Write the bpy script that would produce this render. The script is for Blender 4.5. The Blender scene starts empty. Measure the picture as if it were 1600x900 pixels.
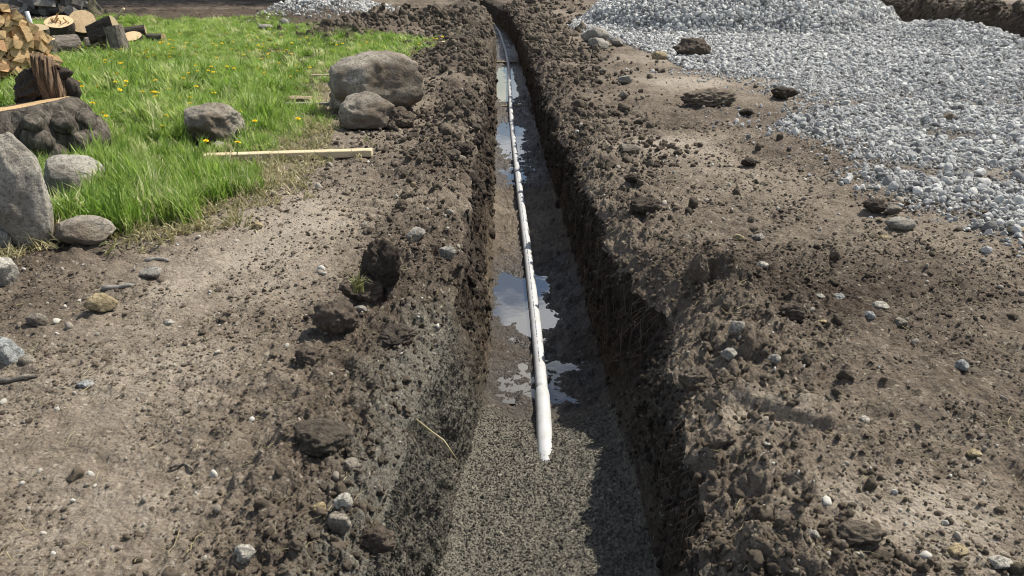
import bpy, bmesh, math, random
import numpy as np
from mathutils import Vector, Matrix, Euler

SC = bpy.context.scene
COL = SC.collection
R = math.radians

# ------------------------------------------------------------------ camera
CAM_H, PITCH = 1.65, R(23.0)
cam_d = bpy.data.cameras.new('camera')
cam = bpy.data.objects.new('camera', cam_d)
COL.objects.link(cam)
cam.location = (0, 0, CAM_H)
cam.rotation_euler = (R(90) - PITCH, 0, 0)
cam_d.sensor_width = 36
cam_d.lens = 27.0
cam_d.clip_start = 0.05
cam_d.clip_end = 1500
SC.camera = cam

# ------------------------------------------------------------------ sky and sun
SUN_EL, SUN_AZ = 55.0, 58.0          # azimuth measured from +Y (into the picture) towards +X (right)
world = bpy.data.worlds.new('World')
SC.world = world
world.use_nodes = True
wn, wl = world.node_tree.nodes, world.node_tree.links
wn.clear()
w_out = wn.new('ShaderNodeOutputWorld')
w_bg = wn.new('ShaderNodeBackground')
w_sky = wn.new('ShaderNodeTexSky')
w_sky.sky_type = 'NISHITA'
w_sky.sun_disc = False
w_sky.sun_elevation = R(SUN_EL)
w_sky.sun_rotation = R(SUN_AZ)
w_bg.inputs['Strength'].default_value = 0.09
# broken fair-weather cloud all over the sky
w_tc = wn.new('ShaderNodeTexCoord')
w_sep = wn.new('ShaderNodeSeparateXYZ')
wl.new(w_tc.outputs['Generated'], w_sep.inputs[0])
w_add = wn.new('ShaderNodeMath'); w_add.operation = 'ADD'; w_add.inputs[1].default_value = 0.18
w_abs = wn.new('ShaderNodeMath'); w_abs.operation = 'ABSOLUTE'
wl.new(w_sep.outputs['Z'], w_abs.inputs[0]); wl.new(w_abs.outputs[0], w_add.inputs[0])
w_div = wn.new('ShaderNodeVectorMath'); w_div.operation = 'DIVIDE'
w_cmb = wn.new('ShaderNodeCombineXYZ')
for i in range(3): wl.new(w_add.outputs[0], w_cmb.inputs[i])
wl.new(w_tc.outputs['Generated'], w_div.inputs[0]); wl.new(w_cmb.outputs[0], w_div.inputs[1])
w_noise = wn.new('ShaderNodeTexNoise')
w_noise.inputs['Scale'].default_value = 3.1; w_noise.inputs['Detail'].default_value = 7; w_noise.inputs['Roughness'].default_value = 0.55
wl.new(w_div.outputs[0], w_noise.inputs['Vector'])
w_ramp = wn.new('ShaderNodeValToRGB')
w_ramp.color_ramp.elements[0].position = 0.50; w_ramp.color_ramp.elements[1].position = 0.62
wl.new(w_noise.outputs['Fac'], w_ramp.inputs[0])
w_mix = wn.new('ShaderNodeMix'); w_mix.data_type = 'RGBA'
wl.new(w_ramp.outputs['Color'], w_mix.inputs['Factor'])
wl.new(w_sky.outputs[0], w_mix.inputs[6]); w_mix.inputs[7].default_value = (10.0, 10.3, 10.7, 1)
wl.new(w_mix.outputs[2], w_bg.inputs['Color'])
wl.new(w_bg.outputs[0], w_out.inputs['Surface'])

sun_d = bpy.data.lights.new('sun', 'SUN')
sun_d.energy = 5.0
sun_d.angle = R(0.53)
sun_d.color = (1.0, 0.94, 0.83)
sun = bpy.data.objects.new('sun', sun_d)
COL.objects.link(sun)
sdir = Vector((math.sin(R(SUN_AZ)) * math.cos(R(SUN_EL)), math.cos(R(SUN_AZ)) * math.cos(R(SUN_EL)), math.sin(R(SUN_EL))))
sun.rotation_euler = (-sdir).to_track_quat('-Z', 'Y').to_euler()
sun.location = sdir * 50

SC.view_settings.view_transform = 'Standard'
SC.view_settings.look = 'None'
SC.view_settings.exposure = 0.62
SC.view_settings.gamma = 1.0
SC.view_settings.use_curve_mapping = False
SC.render.engine = 'CYCLES'
SC.cycles.use_denoising = True
SC.cycles.pixel_filter_type = 'BLACKMAN_HARRIS'
SC.cycles.filter_width = 1.05
SC.cycles.max_bounces = 5
SC.cycles.transparent_max_bounces = 4

# ------------------------------------------------------------------ helpers
CP, SP = math.cos(PITCH), math.sin(PITCH)
FPX = 1200.0

def ray(px, py):
    u, v = (px - 800) / FPX, (py - 450) / FPX
    return u, CP - v * SP, -SP - v * CP

def at(px, py, z=0.0):
    """world point on the level z seen at that place of the photograph"""
    a, b, c = ray(px, py)
    t = (z - CAM_H) / c
    return (a * t, b * t)

def pxm(x, y, z=0.0):
    """metres per photograph pixel at a world point"""
    return (y * CP + (CAM_H - z) * SP) / FPX

def hash2(ix, iy, seed):
    h = (ix.astype(np.int64) * 374761393 + iy.astype(np.int64) * 668265263 + seed * 2147483647) & 0xFFFFFFFF
    h = ((h ^ (h >> 13)) * 1274126177) & 0xFFFFFFFF
    h = ((h ^ (h >> 16)) * 2246822519) & 0xFFFFFFFF
    return ((h ^ (h >> 15)) & 0xFFFFFF) / float(0xFFFFFF)

def vnoise(x, y, seed=0):
    x = np.asarray(x, float); y = np.asarray(y, float)
    fx, fy = np.floor(x), np.floor(y)
    tx, ty = x - fx, y - fy
    tx = tx * tx * tx * (tx * (tx * 6 - 15) + 10); ty = ty * ty * ty * (ty * (ty * 6 - 15) + 10)
    a = hash2(fx, fy, seed); b = hash2(fx + 1, fy, seed); c = hash2(fx, fy + 1, seed); d = hash2(fx + 1, fy + 1, seed)
    return (a * (1 - tx) + b * tx) * (1 - ty) + (c * (1 - tx) + d * tx) * ty * 1.0

def fbm(x, y, octv=4, seed=0, gain=0.5):
    s = 0.0; a = 1.0; t = 0.0
    x = np.asarray(x, float); y = np.asarray(y, float)
    for k in range(octv):
        ca, sa = math.cos(0.7 * k + .3), math.sin(0.7 * k + .3)
        s = s + a * vnoise(x * ca - y * sa + 13.7 * k, x * sa + y * ca + 7.1 * k, seed + k * 17)
        t += a; a *= gain; x = x * 2.03; y = y * 2.03
    return s / t

def sst(a, b, x):
    t = np.clip((x - a) / (b - a), 0, 1)
    return t * t * (3 - 2 * t)

def domes(x, y, cell, seed, prob=0.6, rmin=.22, rmax=.55, asp=.8, warp=.25):
    """rounded lumps thrown over the plane"""
    wx = x + cell * warp * (vnoise(x / cell * 2.3, y / cell * 2.3, seed + 5) - .5) * 2
    wy = y + cell * warp * (vnoise(x / cell * 2.3 + 31, y / cell * 2.3, seed + 6) - .5) * 2
    gx, gy = wx / cell, wy / cell
    fx, fy = np.floor(gx), np.floor(gy)
    out = np.zeros_like(gx)
    for i in (-1, 0, 1):
        for j in (-1, 0, 1):
            cx, cy = fx + i, fy + j
            ex = hash2(cx, cy, seed + 1) < prob
            jx = cx + .15 + .7 * hash2(cx, cy, seed + 2); jy = cy + .15 + .7 * hash2(cx, cy, seed + 3)
            rr = rmin + (rmax - rmin) * hash2(cx, cy, seed + 4) ** 1.8
            q = 1 - ((gx - jx) ** 2 + (gy - jy) ** 2) / (rr * rr)
            out = np.maximum(out, np.where(ex & (q > 0), rr * asp * np.sqrt(np.maximum(q, 0)), 0))
    return out * cell

def vnoise3(x, y, z, seed=0):
    fz = np.floor(z); tz = z - fz; tz = tz * tz * (3 - 2 * tz)
    ox, oy = fz * 37.17, fz * 91.31
    a = vnoise(x + ox, y + oy, seed); b = vnoise(x + ox + 37.17, y + oy + 91.31, seed)
    return a * (1 - tz) + b * tz

def fbm3(x, y, z, octv=4, seed=0, gain=.5):
    s = 0.0; a = 1.0; t = 0.0
    for k in range(octv):
        s = s + a * vnoise3(x + 5.2 * k, y + 1.3 * k, z + 9.7 * k, seed + 31 * k)
        t += a; a *= gain; x = x * 2.07; y = y * 2.07; z = z * 2.07
    return s / t

# ------------------------------------------------------------------ materials
def new_mat(name):
    m = bpy.data.materials.new(name); m.use_nodes = True
    nt = m.node_tree; nt.nodes.clear()
    out = nt.nodes.new('ShaderNodeOutputMaterial')
    b = nt.nodes.new('ShaderNodeBsdfPrincipled')
    nt.links.new(b.outputs[0], out.inputs['Surface'])
    b.inputs['Roughness'].default_value = .9
    b.inputs['Specular IOR Level'].default_value = .2
    return m, nt, b, out

class N:
    """small node-writing shorthand"""
    def __init__(s, nt): s.nt = nt; s.tc = None
    def n(s, t): return s.nt.nodes.new(t)
    def l(s, a, b): s.nt.links.new(a, b)
    def coord(s):
        if not s.tc: s.tc = s.n('ShaderNodeTexCoord')
        return s.tc.outputs['Object']
    def mapped(s, sc):
        m = s.n('ShaderNodeMapping'); s.l(s.coord(), m.inputs[0]); m.inputs['Scale'].default_value = sc; return m.outputs[0]
    def noise(s, scale, detail=4, rough=.55, vec=None, dist=0):
        t = s.n('ShaderNodeTexNoise'); s.l(vec or s.coord(), t.inputs['Vector'])
        t.inputs['Scale'].default_value = scale; t.inputs['Detail'].default_value = detail
        t.inputs['Roughness'].default_value = rough; t.inputs['Distortion'].default_value = dist
        return t.outputs['Fac']
    def vor(s, scale, feat='F1', vec=None, out='Distance'):
        t = s.n('ShaderNodeTexVoronoi'); s.l(vec or s.coord(), t.inputs['Vector']); t.feature = feat
        t.inputs['Scale'].default_value = scale; return t.outputs[out]
    def ramp(s, fac, stops):
        r = s.n('ShaderNodeValToRGB'); s.l(fac, r.inputs[0]); e = r.color_ramp.elements
        while len(e) < len(stops): e.new(.5)
        for k, (p, c) in enumerate(stops):
            e[k].position = p
            e[k].color = (c, c, c, 1) if not isinstance(c, tuple) else (*c, 1)
        return r.outputs['Color']
    def attr(s, name):
        a = s.n('ShaderNodeAttribute'); a.attribute_name = name; return a.outputs['Fac']
    def mix(s, fac, a, b, mode='MIX'):
        m = s.n('ShaderNodeMix'); m.data_type = 'RGBA'; m.blend_type = mode
        for val, sock in ((fac, m.inputs['Factor']), (a, m.inputs[6]), (b, m.inputs[7])):
            if isinstance(val, (int, float)): sock.default_value = val
            elif isinstance(val, tuple): sock.default_value = (*val, 1)
            else: s.l(val, sock)
        return m.outputs[2]
    def math(s, op, a, b=0.0):
        m = s.n('ShaderNodeMath'); m.operation = op
        for val, sock in ((a, m.inputs[0]), (b, m.inputs[1])):
            if isinstance(val, (int, float)): sock.default_value = val
            else: s.l(val, sock)
        return m.outputs[0]
    def bump(s, bsdf, h, dist, strength=1.0, prev=None):
        b = s.n('ShaderNodeBump'); s.l(h, b.inputs['Height']); b.inputs['Distance'].default_value = dist
        b.inputs['Strength'].default_value = strength
        if prev is not None: s.l(prev, b.inputs['Normal'])
        s.l(b.outputs[0], bsdf.inputs['Normal']); return b.outputs[0]
    def rnd(s):
        o = s.n('ShaderNodeObjectInfo'); return o.outputs['Random']

MOIST, TAN, PALE = (.054, .040, .030), (.190, .157, .121), (.30, .258, .206)

def soil_mat(name, wall=False, floor=False):
    m, nt, b, _ = new_mat(name); k = N(nt)
    n1 = k.noise(2.3, 5, .6); n2 = k.noise(17, 5, .65); n3 = k.noise(95, 3, .6)
    dry = k.attr('dry')
    f = k.math('ADD', k.math('MULTIPLY', dry, .95), k.math('MULTIPLY', k.math('SUBTRACT', n2, .5), 1.0))
    f = k.math('ADD', f, k.math('MULTIPLY', k.math('SUBTRACT', n1, .5), .55))
    f = k.math('ADD', f, k.math('MULTIPLY', k.math('SUBTRACT', n3, .5), .8))
    c = k.ramp(f, [(.0, MOIST), (.35, (.118, .095, .073)), (.68, TAN), (1.0, PALE)])
    if wall:
        st = k.noise(9, 4, .65, vec=k.mapped((1, 1.6, .16)), dist=.4)
        c = k.mix(k.ramp(st, [(.35, .55), (.7, 0.0)]), c, (.026, .020, .016))
        cl = k.attr('clay')
        c = k.mix(k.math('MULTIPLY', cl, k.ramp(n2, [(.35, .2), (.6, 1.0)])), c, (.17, .132, .085))
    # sand
    sn = k.noise(140, 2, .7)
    sc = k.ramp(sn, [(.3, (.080, .073, .060)), (.5, (.128, .118, .097)), (.72, (.20, .187, .155))])
    c = k.mix(k.attr('sand'), c, sc)
    # pale grit
    g = k.vor(75, 'F1', out='Color')
    gs = k.n('ShaderNodeSeparateColor'); k.l(g, gs.inputs[0])
    grit = k.ramp(gs.outputs[0], [(.965, 0.0), (.98, .4)])
    c = k.mix(grit, c, (.42, .38, .31))
    gr = k.attr('gravel')
    gc = k.ramp(k.noise(30, 3, .7), [(.3, (.10, .10, .10)), (.7, (.33, .33, .32))])
    c = k.mix(gr, c, gc)
    c = k.mix(k.attr('turf'), c, k.ramp(n2, [(.3, (.035, .045, .014)), (.7, (.10, .11, .04))]))
    wet = k.attr('wet')
    c = k.mix(wet, c, k.mix(.6, c, (.016, .013, .010)))
    k.l(c, b.inputs['Base Color'])
    k.l(k.math('SUBTRACT', .92, k.math('MULTIPLY', wet, .62)), b.inputs['Roughness'])
    k.l(k.math('ADD', .12, k.math('MULTIPLY', wet, .5)), b.inputs['Specular IOR Level'])
    h1 = k.noise(48, 5, .72)
    if wall:
        h2 = k.noise(26, 5, .7, vec=k.mapped((1, 1.5, .28)))
        p = k.bump(b, h2, .045, .8)
        k.bump(b, h1, .02, .8, p)
    else:
        v = k.vor(62, 'SMOOTH_F1')
        p = k.bump(b, k.math('MULTIPLY', v, -1.0), .014, .8)
        k.bump(b, h1, .028, .85, p)
    return m

M = {}
M['soil'] = soil_mat('soil')
M['soil_wall'] = soil_mat('trench_wall_soil', wall=True)
M['soil_floor'] = soil_mat('trench_floor_mud', floor=True)

def rock_mat(name, a, b_, dirt=(.10, .078, .058), dirtf=.5, sc=1.0, dirt0=.63):
    m, nt, b, _ = new_mat(name); k = N(nt)
    n1 = k.noise(5 * sc, 6, .65); n2 = k.noise(38 * sc, 5, .7); n3 = k.noise(2.2 * sc, 5, .6)
    c = k.ramp(n1, [(.3, a), (.65, b_)])
    c = k.mix(k.ramp(k.noise(85 * sc, 4, .75), [(.5, 0.0), (.66, .5)]), c, tuple(min(1, x * 1.5) for x in b_))
    c = k.mix(k.ramp(n2, [(.40, .75), (.54, 0.0)]), c, tuple(x * .38 for x in a))
    geo = k.n('ShaderNodeNewGeometry'); sx = k.n('ShaderNodeSeparateXYZ'); k.l(geo.outputs['Normal'], sx.inputs[0])
    d = k.math('ADD', n3, k.math('MULTIPLY', n2, .35))
    c = k.mix(k.ramp(d, [(dirt0, 0.0), (dirt0 + .15, dirtf)]), c, dirt)
    k.l(c, b.inputs['Base Color']); b.inputs['Roughness'].default_value = .88
    p = k.bump(b, n2, .035, .8)
    k.bump(b, k.noise(110 * sc, 3, .7), .010, .9, p)
    return m
M['rock_grey'] = rock_mat('grey_rock', (.25, .235, .205), (.42, .395, .345))
M['rock_dirty'] = rock_mat('muddy_rock', (.215, .188, .152), (.37, .33, .27), dirt=(.065, .050, .038), dirtf=.85)
M['rock_pale'] = rock_mat('pale_rock', (.34, .315, .265), (.52, .49, .42), dirtf=.35)
M['rock_beige'] = rock_mat('beige_rock', (.31, .285, .24), (.50, .47, .405), dirtf=.55)
M['rock_tan'] = rock_mat('tan_grey_rock', (.26, .23, .188), (.44, .395, .325), dirt=(.12, .092, .066), dirtf=.85, dirt0=.60)
M['rock_ochre'] = rock_mat('ochre_rock', (.30, .23, .13), (.46, .38, .23), dirtf=.4)
M['rock_blue'] = rock_mat('bluish_rock', (.24, .25, .245), (.42, .43, .42), dirtf=.3)

def clod_mat(name, a, b_, inst=False):
    m, nt, b, _ = new_mat(name); k = N(nt)
    n2 = k.noise(30, 5, .7)
    c = k.ramp(n2, [(.3, a), (.7, b_)])
    r = k.rnd()
    c = k.mix(1.0, c, k.ramp(r, [(0, .6), (1, 1.4)]), 'MULTIPLY')
    if inst:
        a_ = k.n('ShaderNodeAttribute'); a_.attribute_type = 'INSTANCER'; a_.attribute_name = 'dry'
        c2 = k.ramp(n2, [(.3, (.155, .122, .088)), (.7, (.29, .24, .175))])
        c = k.mix(k.math('MULTIPLY', a_.outputs['Fac'], .95), c, k.mix(1.0, c2, k.ramp(r, [(0, .7), (1, 1.25)]), 'MULTIPLY'))
    k.l(c, b.inputs['Base Color'])
    p = k.bump(b, k.noise(45, 5, .75), .03, .9)
    k.bump(b, k.noise(12, 4, .6, vec=k.mapped((3, 3, .5))), .03, .5, p)
    return m
M['clod'] = clod_mat('soil_clod', (.075, .059, .045), (.19, .156, .119), True)
M['sod'] = clod_mat('dark_sod', (.036, .028, .022), (.11, .087, .066))
M['crumb'] = clod_mat('soil_crumb', (.085, .066, .048), (.21, .17, .124), True)
M['sandgrain'] = clod_mat('sand_grain', (.105, .097, .079), (.20, .187, .155))

def pebble_mat(name, stops, bump=.01):
    m, nt, b, _ = new_mat(name); k = N(nt)
    c = k.ramp(k.rnd(), stops)
    n = k.noise(40, 4, .7)
    c = k.mix(1.0, c, k.ramp(n, [(.3, .62), (.65, 1.1)]), 'MULTIPLY')
    k.l(c, b.inputs['Base Color']); b.inputs['Roughness'].default_value = .85
    k.bump(b, k.noise(60, 3, .7), bump, .6)
    return m
M['gravel'] = pebble_mat('grey_gravel', [(0, (.14, .137, .13)), (.3, (.34, .337, .325)), (.75, (.48, .475, .455)), (1, (.66, .65, .61))])
M['pebble'] = pebble_mat('field_pebble', [(0, (.16, .13, .10)), (.4, (.30, .265, .215)), (.8, (.42, .385, .32)), (1, (.62, .60, .54))])

def leafy(name, stops, trans=.5):
    m, nt, b, out = new_mat(name); k = N(nt)
    c = k.ramp(k.rnd(), stops)
    n = k.noise(6, 3, .6)
    c = k.mix(1.0, c, k.ramp(n, [(.3, .7), (.7, 1.25)]), 'MULTIPLY')
    k.l(c, b.inputs['Base Color']); b.inputs['Roughness'].default_value = .45; b.inputs['Specular IOR Level'].default_value = .35
    t = k.n('ShaderNodeBsdfTranslucent'); k.l(c, t.inputs['Color'])
    ms = k.n('ShaderNodeMixShader'); ms.inputs[0].default_value = trans
    k.l(b.outputs[0], ms.inputs[1]); k.l(t.outputs[0], ms.inputs[2]); k.l(ms.outputs[0], out.inputs['Surface'])
    return m
M['grass'] = leafy('grass_blades', [(0, (.12, .21, .032)), (.4, (.21, .34, .05)), (.8, (.36, .46, .12)), (1, (.56, .56, .30))], .55)
M['straw'] = leafy('dry_grass', [(0, (.20, .20, .08)), (.5, (.34, .30, .15)), (1, (.46, .40, .24))], .35)
M['leaf'] = leafy('tree_leaf', [(0, (.035, .07, .015)), (1, (.08, .13, .03))], .3)

def plain(name, col, rough=.7, spec=.3, var=.25, sc=20, bump=0):
    m, nt, b, _ = new_mat(name); k = N(nt)
    n = k.noise(sc, 4, .6)
    c = k.mix(1.0, col, k.ramp(n, [(.3, 1 - var), (.7, 1 + var)]), 'MULTIPLY')
    k.l(c, b.inputs['Base Color']); b.inputs['Roughness'].default_value = rough; b.inputs['Specular IOR Level'].default_value = spec
    if bump: k.bump(b, n, bump, .7)
    return m
M['petal'] = plain('dandelion_petal', (.80, .60, .015), .6, .2, .15, 60)
M['stem'] = plain('dandelion_stem', (.14, .22, .05), .6)
M['root'] = plain('root_fibre', (.11, .083, .06), .8, .2, .4, 30)
M['metal'] = plain('grey_metal', (.42, .43, .43), .4, .5, .15)

def pipe_mat():
    m, nt, b, _ = new_mat('white_plastic_pipe'); k = N(nt)
    n = k.noise(11, 5, .65); n2 = k.noise(70, 3, .6)
    c = k.mix(k.ramp(n, [(.42, 0.0), (.75, .6)]), (.42, .428, .435), (.28, .265, .235))
    c = k.mix(k.ramp(n2, [(.61, 0.0), (.70, .6)]), c, (.22, .19, .15))
    k.l(c, b.inputs['Base Color']); b.inputs['Roughness'].default_value = .55; b.inputs['Specular IOR Level'].default_value = .3
    return m
M['pipe'] = pipe_mat()
M['ink'] = plain('pipe_print', (.09, .10, .12), .6, .2, .2, 200)

def wood_mat(name, a, b_, axis=2, sc=14, rings=False):
    m, nt, b, _ = new_mat(name); k = N(nt)
    s = [1, 1, 1]; s[axis] = .12
    g = k.noise(sc * 3, 5, .65, vec=k.mapped(tuple(s)), dist=.6)
    c = k.ramp(g, [(.32, a), (.68, b_)])
    if rings:
        sx = k.n('ShaderNodeSeparateXYZ'); k.l(k.coord(), sx.inputs[0])
        r2 = k.math('SQRT', k.math('ADD', k.math('MULTIPLY', sx.outputs[0], sx.outputs[0]), k.math('MULTIPLY', sx.outputs[1], sx.outputs[1])))
        r2 = k.math('ADD', r2, k.math('MULTIPLY', k.noise(7, 3, .6), .05))
        ri = k.math('SINE', k.math('MULTIPLY', r2, 330.0))
        c = k.mix(k.ramp(ri, [(.2, 0.0), (.9, .22)]), c, tuple(x * .55 for x in a))
        c = k.mix(k.ramp(k.noise(9, 5, .7), [(.5, 0.0), (.72, .4)]), c, tuple(x * .6 for x in a))
    k.l(c, b.inputs['Base Color']); b.inputs['Roughness'].default_value = .8
    k.bump(b, g, .008, .6)
    return m
M['cut'] = wood_mat('fresh_cut_wood', (.44, .31, .17), (.62, .47, .29), rings=True)
M['cut_old'] = wood_mat('old_cut_wood', (.24, .19, .11), (.36, .29, .18), rings=True)
M['split'] = wood_mat('split_wood', (.33, .215, .105), (.51, .36, .195))
M['split_red'] = wood_mat('reddish_split_wood', (.34, .19, .095), (.50, .31, .17))
M['grey_wood'] = wood_mat('weathered_grey_wood', (.13, .12, .105), (.24, .225, .20))
M['lumber'] = wood_mat('planed_lumber', (.40, .32, .20), (.54, .45, .30), axis=0)
M['plank'] = wood_mat('muddy_plank', (.10, .085, .06), (.20, .17, .12), axis=0)
M['rotten'] = wood_mat('rotten_wood', (.04, .026, .018), (.22, .145, .09), sc=26)
M['burnt'] = wood_mat('black_rotten_wood', (.018, .014, .012), (.06, .047, .038))

def bark_mat(name, a, b_, moss=None, sc=1.0):
    m, nt, b, _ = new_mat(name); k = N(nt)
    v = k.noise(22 * sc, 5, .7, vec=k.mapped((1, 1, .3)), dist=.8)
    c = k.ramp(v, [(.35, a), (.65, b_)])
    if moss: c = k.mix(k.ramp(k.noise(6, 4, .6), [(.5, 0.0), (.65, .8)]), c, moss)
    k.l(c, b.inputs['Base Color']); k.bump(b, v, .04, .9)
    return m
M['bark'] = bark_mat('grey_bark', (.055, .046, .038), (.24, .21, .175))
M['bark_dark'] = bark_mat('dark_bark', (.022, .018, .015), (.085, .070, .056))
M['bark_moss'] = bark_mat('mossy_bark', (.04, .036, .028), (.13, .115, .085), (.085, .10, .035))
M['stump_bark'] = bark_mat('stump_bark', (.020, .016, .013), (.16, .138, .112), sc=.9)

def water_mat(name, col, body=.0, ior=1.9, rough=.02):
    """a skin of water: reflects by angle, lets the mud below show, with some suspended silt"""
    m, nt, b, out = new_mat(name); k = N(nt)
    b.inputs['Base Color'].default_value = (*col, 1); b.inputs['Roughness'].default_value = 1.0; b.inputs['Specular IOR Level'].default_value = 0
    tr = k.n('ShaderNodeBsdfTransparent'); tr.inputs[0].default_value = (.72, .66, .56, 1)
    m1 = k.n('ShaderNodeMixShader'); m1.inputs[0].default_value = body
    k.l(tr.outputs[0], m1.inputs[1]); k.l(b.outputs[0], m1.inputs[2])
    gl = k.n('ShaderNodeBsdfGlossy'); gl.inputs['Roughness'].default_value = rough
    bp = k.n('ShaderNodeBump'); k.l(k.noise(9, 2, .5), bp.inputs['Height']); bp.inputs['Distance'].default_value = .0012; bp.inputs['Strength'].default_value = .35
    k.l(bp.outputs[0], gl.inputs['Normal'])
    fr = k.n('ShaderNodeFresnel'); fr.inputs['IOR'].default_value = ior
    m2 = k.n('ShaderNodeMixShader'); k.l(fr.outputs[0], m2.inputs[0]); k.l(m1.outputs[0], m2.inputs[1]); k.l(gl.outputs[0], m2.inputs[2])
    k.l(m2.outputs[0], out.inputs['Surface'])
    return m
M['water'] = water_mat('puddle_water', (.10, .085, .06), .3, 3.0)
M['water_mud'] = water_mat('muddy_yellow_water', (.22, .195, .10), .9, 1.4, .05)
M['water_milk'] = water_mat('milky_water', (.30, .28, .24), .35, 1.8, .04)

# ------------------------------------------------------------------ object helpers
def mesh_from(name, verts, faces_loops, nper=4):
    me = bpy.data.meshes.new(name)
    verts = np.asarray(verts, np.float32); fl = np.asarray(faces_loops, np.int32)
    nf = len(fl)
    me.vertices.add(len(verts)); me.vertices.foreach_set('co', verts.ravel())
    me.loops.add(nf * nper); me.loops.foreach_set('vertex_index', fl.ravel())
    me.polygons.add(nf)
    me.polygons.foreach_set('loop_start', np.arange(0, nf * nper, nper, dtype=np.int32))
    me.polygons.foreach_set('loop_total', np.full(nf, nper, np.int32))
    me.polygons.foreach_set('use_smooth', np.ones(nf, bool))
    me.update(calc_edges=True)
    return me

def tag(o, label=None, cat=None, group=None, kind=None):
    for k_, v_ in (('label', label), ('category', cat), ('group', group), ('kind', kind)):
        if v_: o[k_] = v_
    return o

def obj(name, me, mats, parent=None):
    o = bpy.data.objects.new(name, me)
    COL.objects.link(o)
    if mats is not None and len(me.materials) == 0:
        for m_ in (mats if isinstance(mats, (list, tuple)) else [mats]): me.materials.append(m_)
    if parent: o.parent = parent
    return o

def empty(name, loc, rot=None):
    o = bpy.data.objects.new(name, None); COL.objects.link(o); o.location = loc
    o.empty_display_size = .05
    if rot is not None: o.rotation_euler = rot
    return o

def bm_mesh(name, bm, smooth=True):
    me = bpy.data.meshes.new(name); bm.to_mesh(me); bm.free()
    if smooth: me.polygons.foreach_set('use_smooth', np.ones(len(me.polygons), bool))
    return me

def co_of(me):
    a = np.empty(len(me.vertices) * 3, np.float32); me.vertices.foreach_get('co', a); return a.reshape(-1, 3).astype(float)

def set_co(me, c):
    me.vertices.foreach_set('co', c.astype(np.float32).ravel()); me.update()

def rock_mesh(name, seed, dims, sub=5, cuts=7, rough=.10, lump=.22, flat_bottom=.35):
    """a stone: ball shaved by random planes, then weathered with noise"""
    bm = bmesh.new(); bmesh.ops.create_icosphere(bm, subdivisions=sub, radius=1.0)
    me = bm_mesh(name, bm); c = co_of(me); rs = np.random.RandomState(seed)
    for _ in range(cuts):
        n = rs.normal(size=3); n /= np.linalg.norm(n); dd = .58 + .3 * rs.rand()
        p = c @ n - dd; k = p > 0
        c[k] -= np.outer(p[k] * .92, n)
    nrm = c / np.linalg.norm(c, axis=1)[:, None]
    o = seed * 3.1
    f = (fbm3(c[:, 0] * 1.3 + o, c[:, 1] * 1.3, c[:, 2] * 1.3, 3, seed) - .5) * 2 * lump
    f += (fbm3(c[:, 0] * 5 + o, c[:, 1] * 5, c[:, 2] * 5, 4, seed + 3, .55) - .5) * 2 * rough
    c += nrm * f[:, None]
    lo, hi = c.min(0), c.max(0)
    c = (c - (lo + hi) / 2) / ((hi - lo) / 2)
    if flat_bottom: c[:, 2] = np.where(c[:, 2] < -1 + flat_bottom, -1 + flat_bottom + (c[:, 2] + 1 - flat_bottom) * .3, c[:, 2])
    c *= np.array(dims) / 2
    set_co(me, c)
    return me

def box_bm(bm, c, s, rot=None):
    mt = Matrix.Translation(c)
    if rot is not None: mt = mt @ rot.to_matrix().to_4x4()
    r = bmesh.ops.create_cube(bm, size=1.0, matrix=mt @ Matrix.Diagonal((*s, 1)))
    return r['verts']

def tube(points, radii, seg=14, cap=True):
    """vertices and quads of a tube along points"""
    P = [Vector(p) for p in points]; V = []; F = []
    up = Vector((0, 0, 1))
    for i, p in enumerate(P):
        t = (P[min(i + 1, len(P) - 1)] - P[max(i - 1, 0)]).normalized()
        a = t.cross(up)
        if a.length < 1e-3: a = t.cross(Vector((1, 0, 0)))
        a.normalize(); b = a.cross(t).normalized()
        for k in range(seg):
            th = 2 * math.pi * k / seg
            V.append(p + (a * math.cos(th) + b * math.sin(th)) * radii[i])
        if i:
            o0, o1 = (i - 1) * seg, i * seg
            for k in range(seg): F.append((o0 + k, o0 + (k + 1) % seg, o1 + (k + 1) % seg, o1 + k))
    if cap:
        F.append(tuple(range(seg))[::-1]); F.append(tuple(range((len(P) - 1) * seg, len(P) * seg)))
    return V, F

def py_mesh(name, V, F, smooth=True):
    me = bpy.data.meshes.new(name); me.from_pydata([tuple(v) for v in V], [], F); me.update()
    if smooth: me.polygons.foreach_set('use_smooth', np.ones(len(me.polygons), bool))
    return me

# ------------------------------------------------------------------ the lie of the land
# distance along the trench, left lip, left floor edge, right floor edge, right lip (metres)
TR = np.array([
    (-40, -.52, -.34, .60, .62), (.9, -.50, -.34, .60, .60), (2.0, -.47, -.32, .60, .60), (2.6, -.42, -.30, .595, .69),
    (3.5, -.335, -.21, .58, .73), (4.3, -.31, -.155, .595, .70), (5.0, -.32, -.155, .585, .66), (6.0, -.335, -.165, .565, .61), (8.0, -.355, -.20, .52, .56),
    (10, -.38, -.237, .466, .50), (15.8, -.44, -.336, .35, .38), (21, -.51, -.42, .20, .25), (25, -.66, -.58, .08, .12), (30, -1.0, -.92, -.22, -.16),
    (38, -2.0, -1.9, -1.15, -1.1), (60, -6, -5.9, -5.1, -5.0), (400, -60, -59.9, -59, -58.9)], float)
FLOOR_Z = -.85

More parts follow.
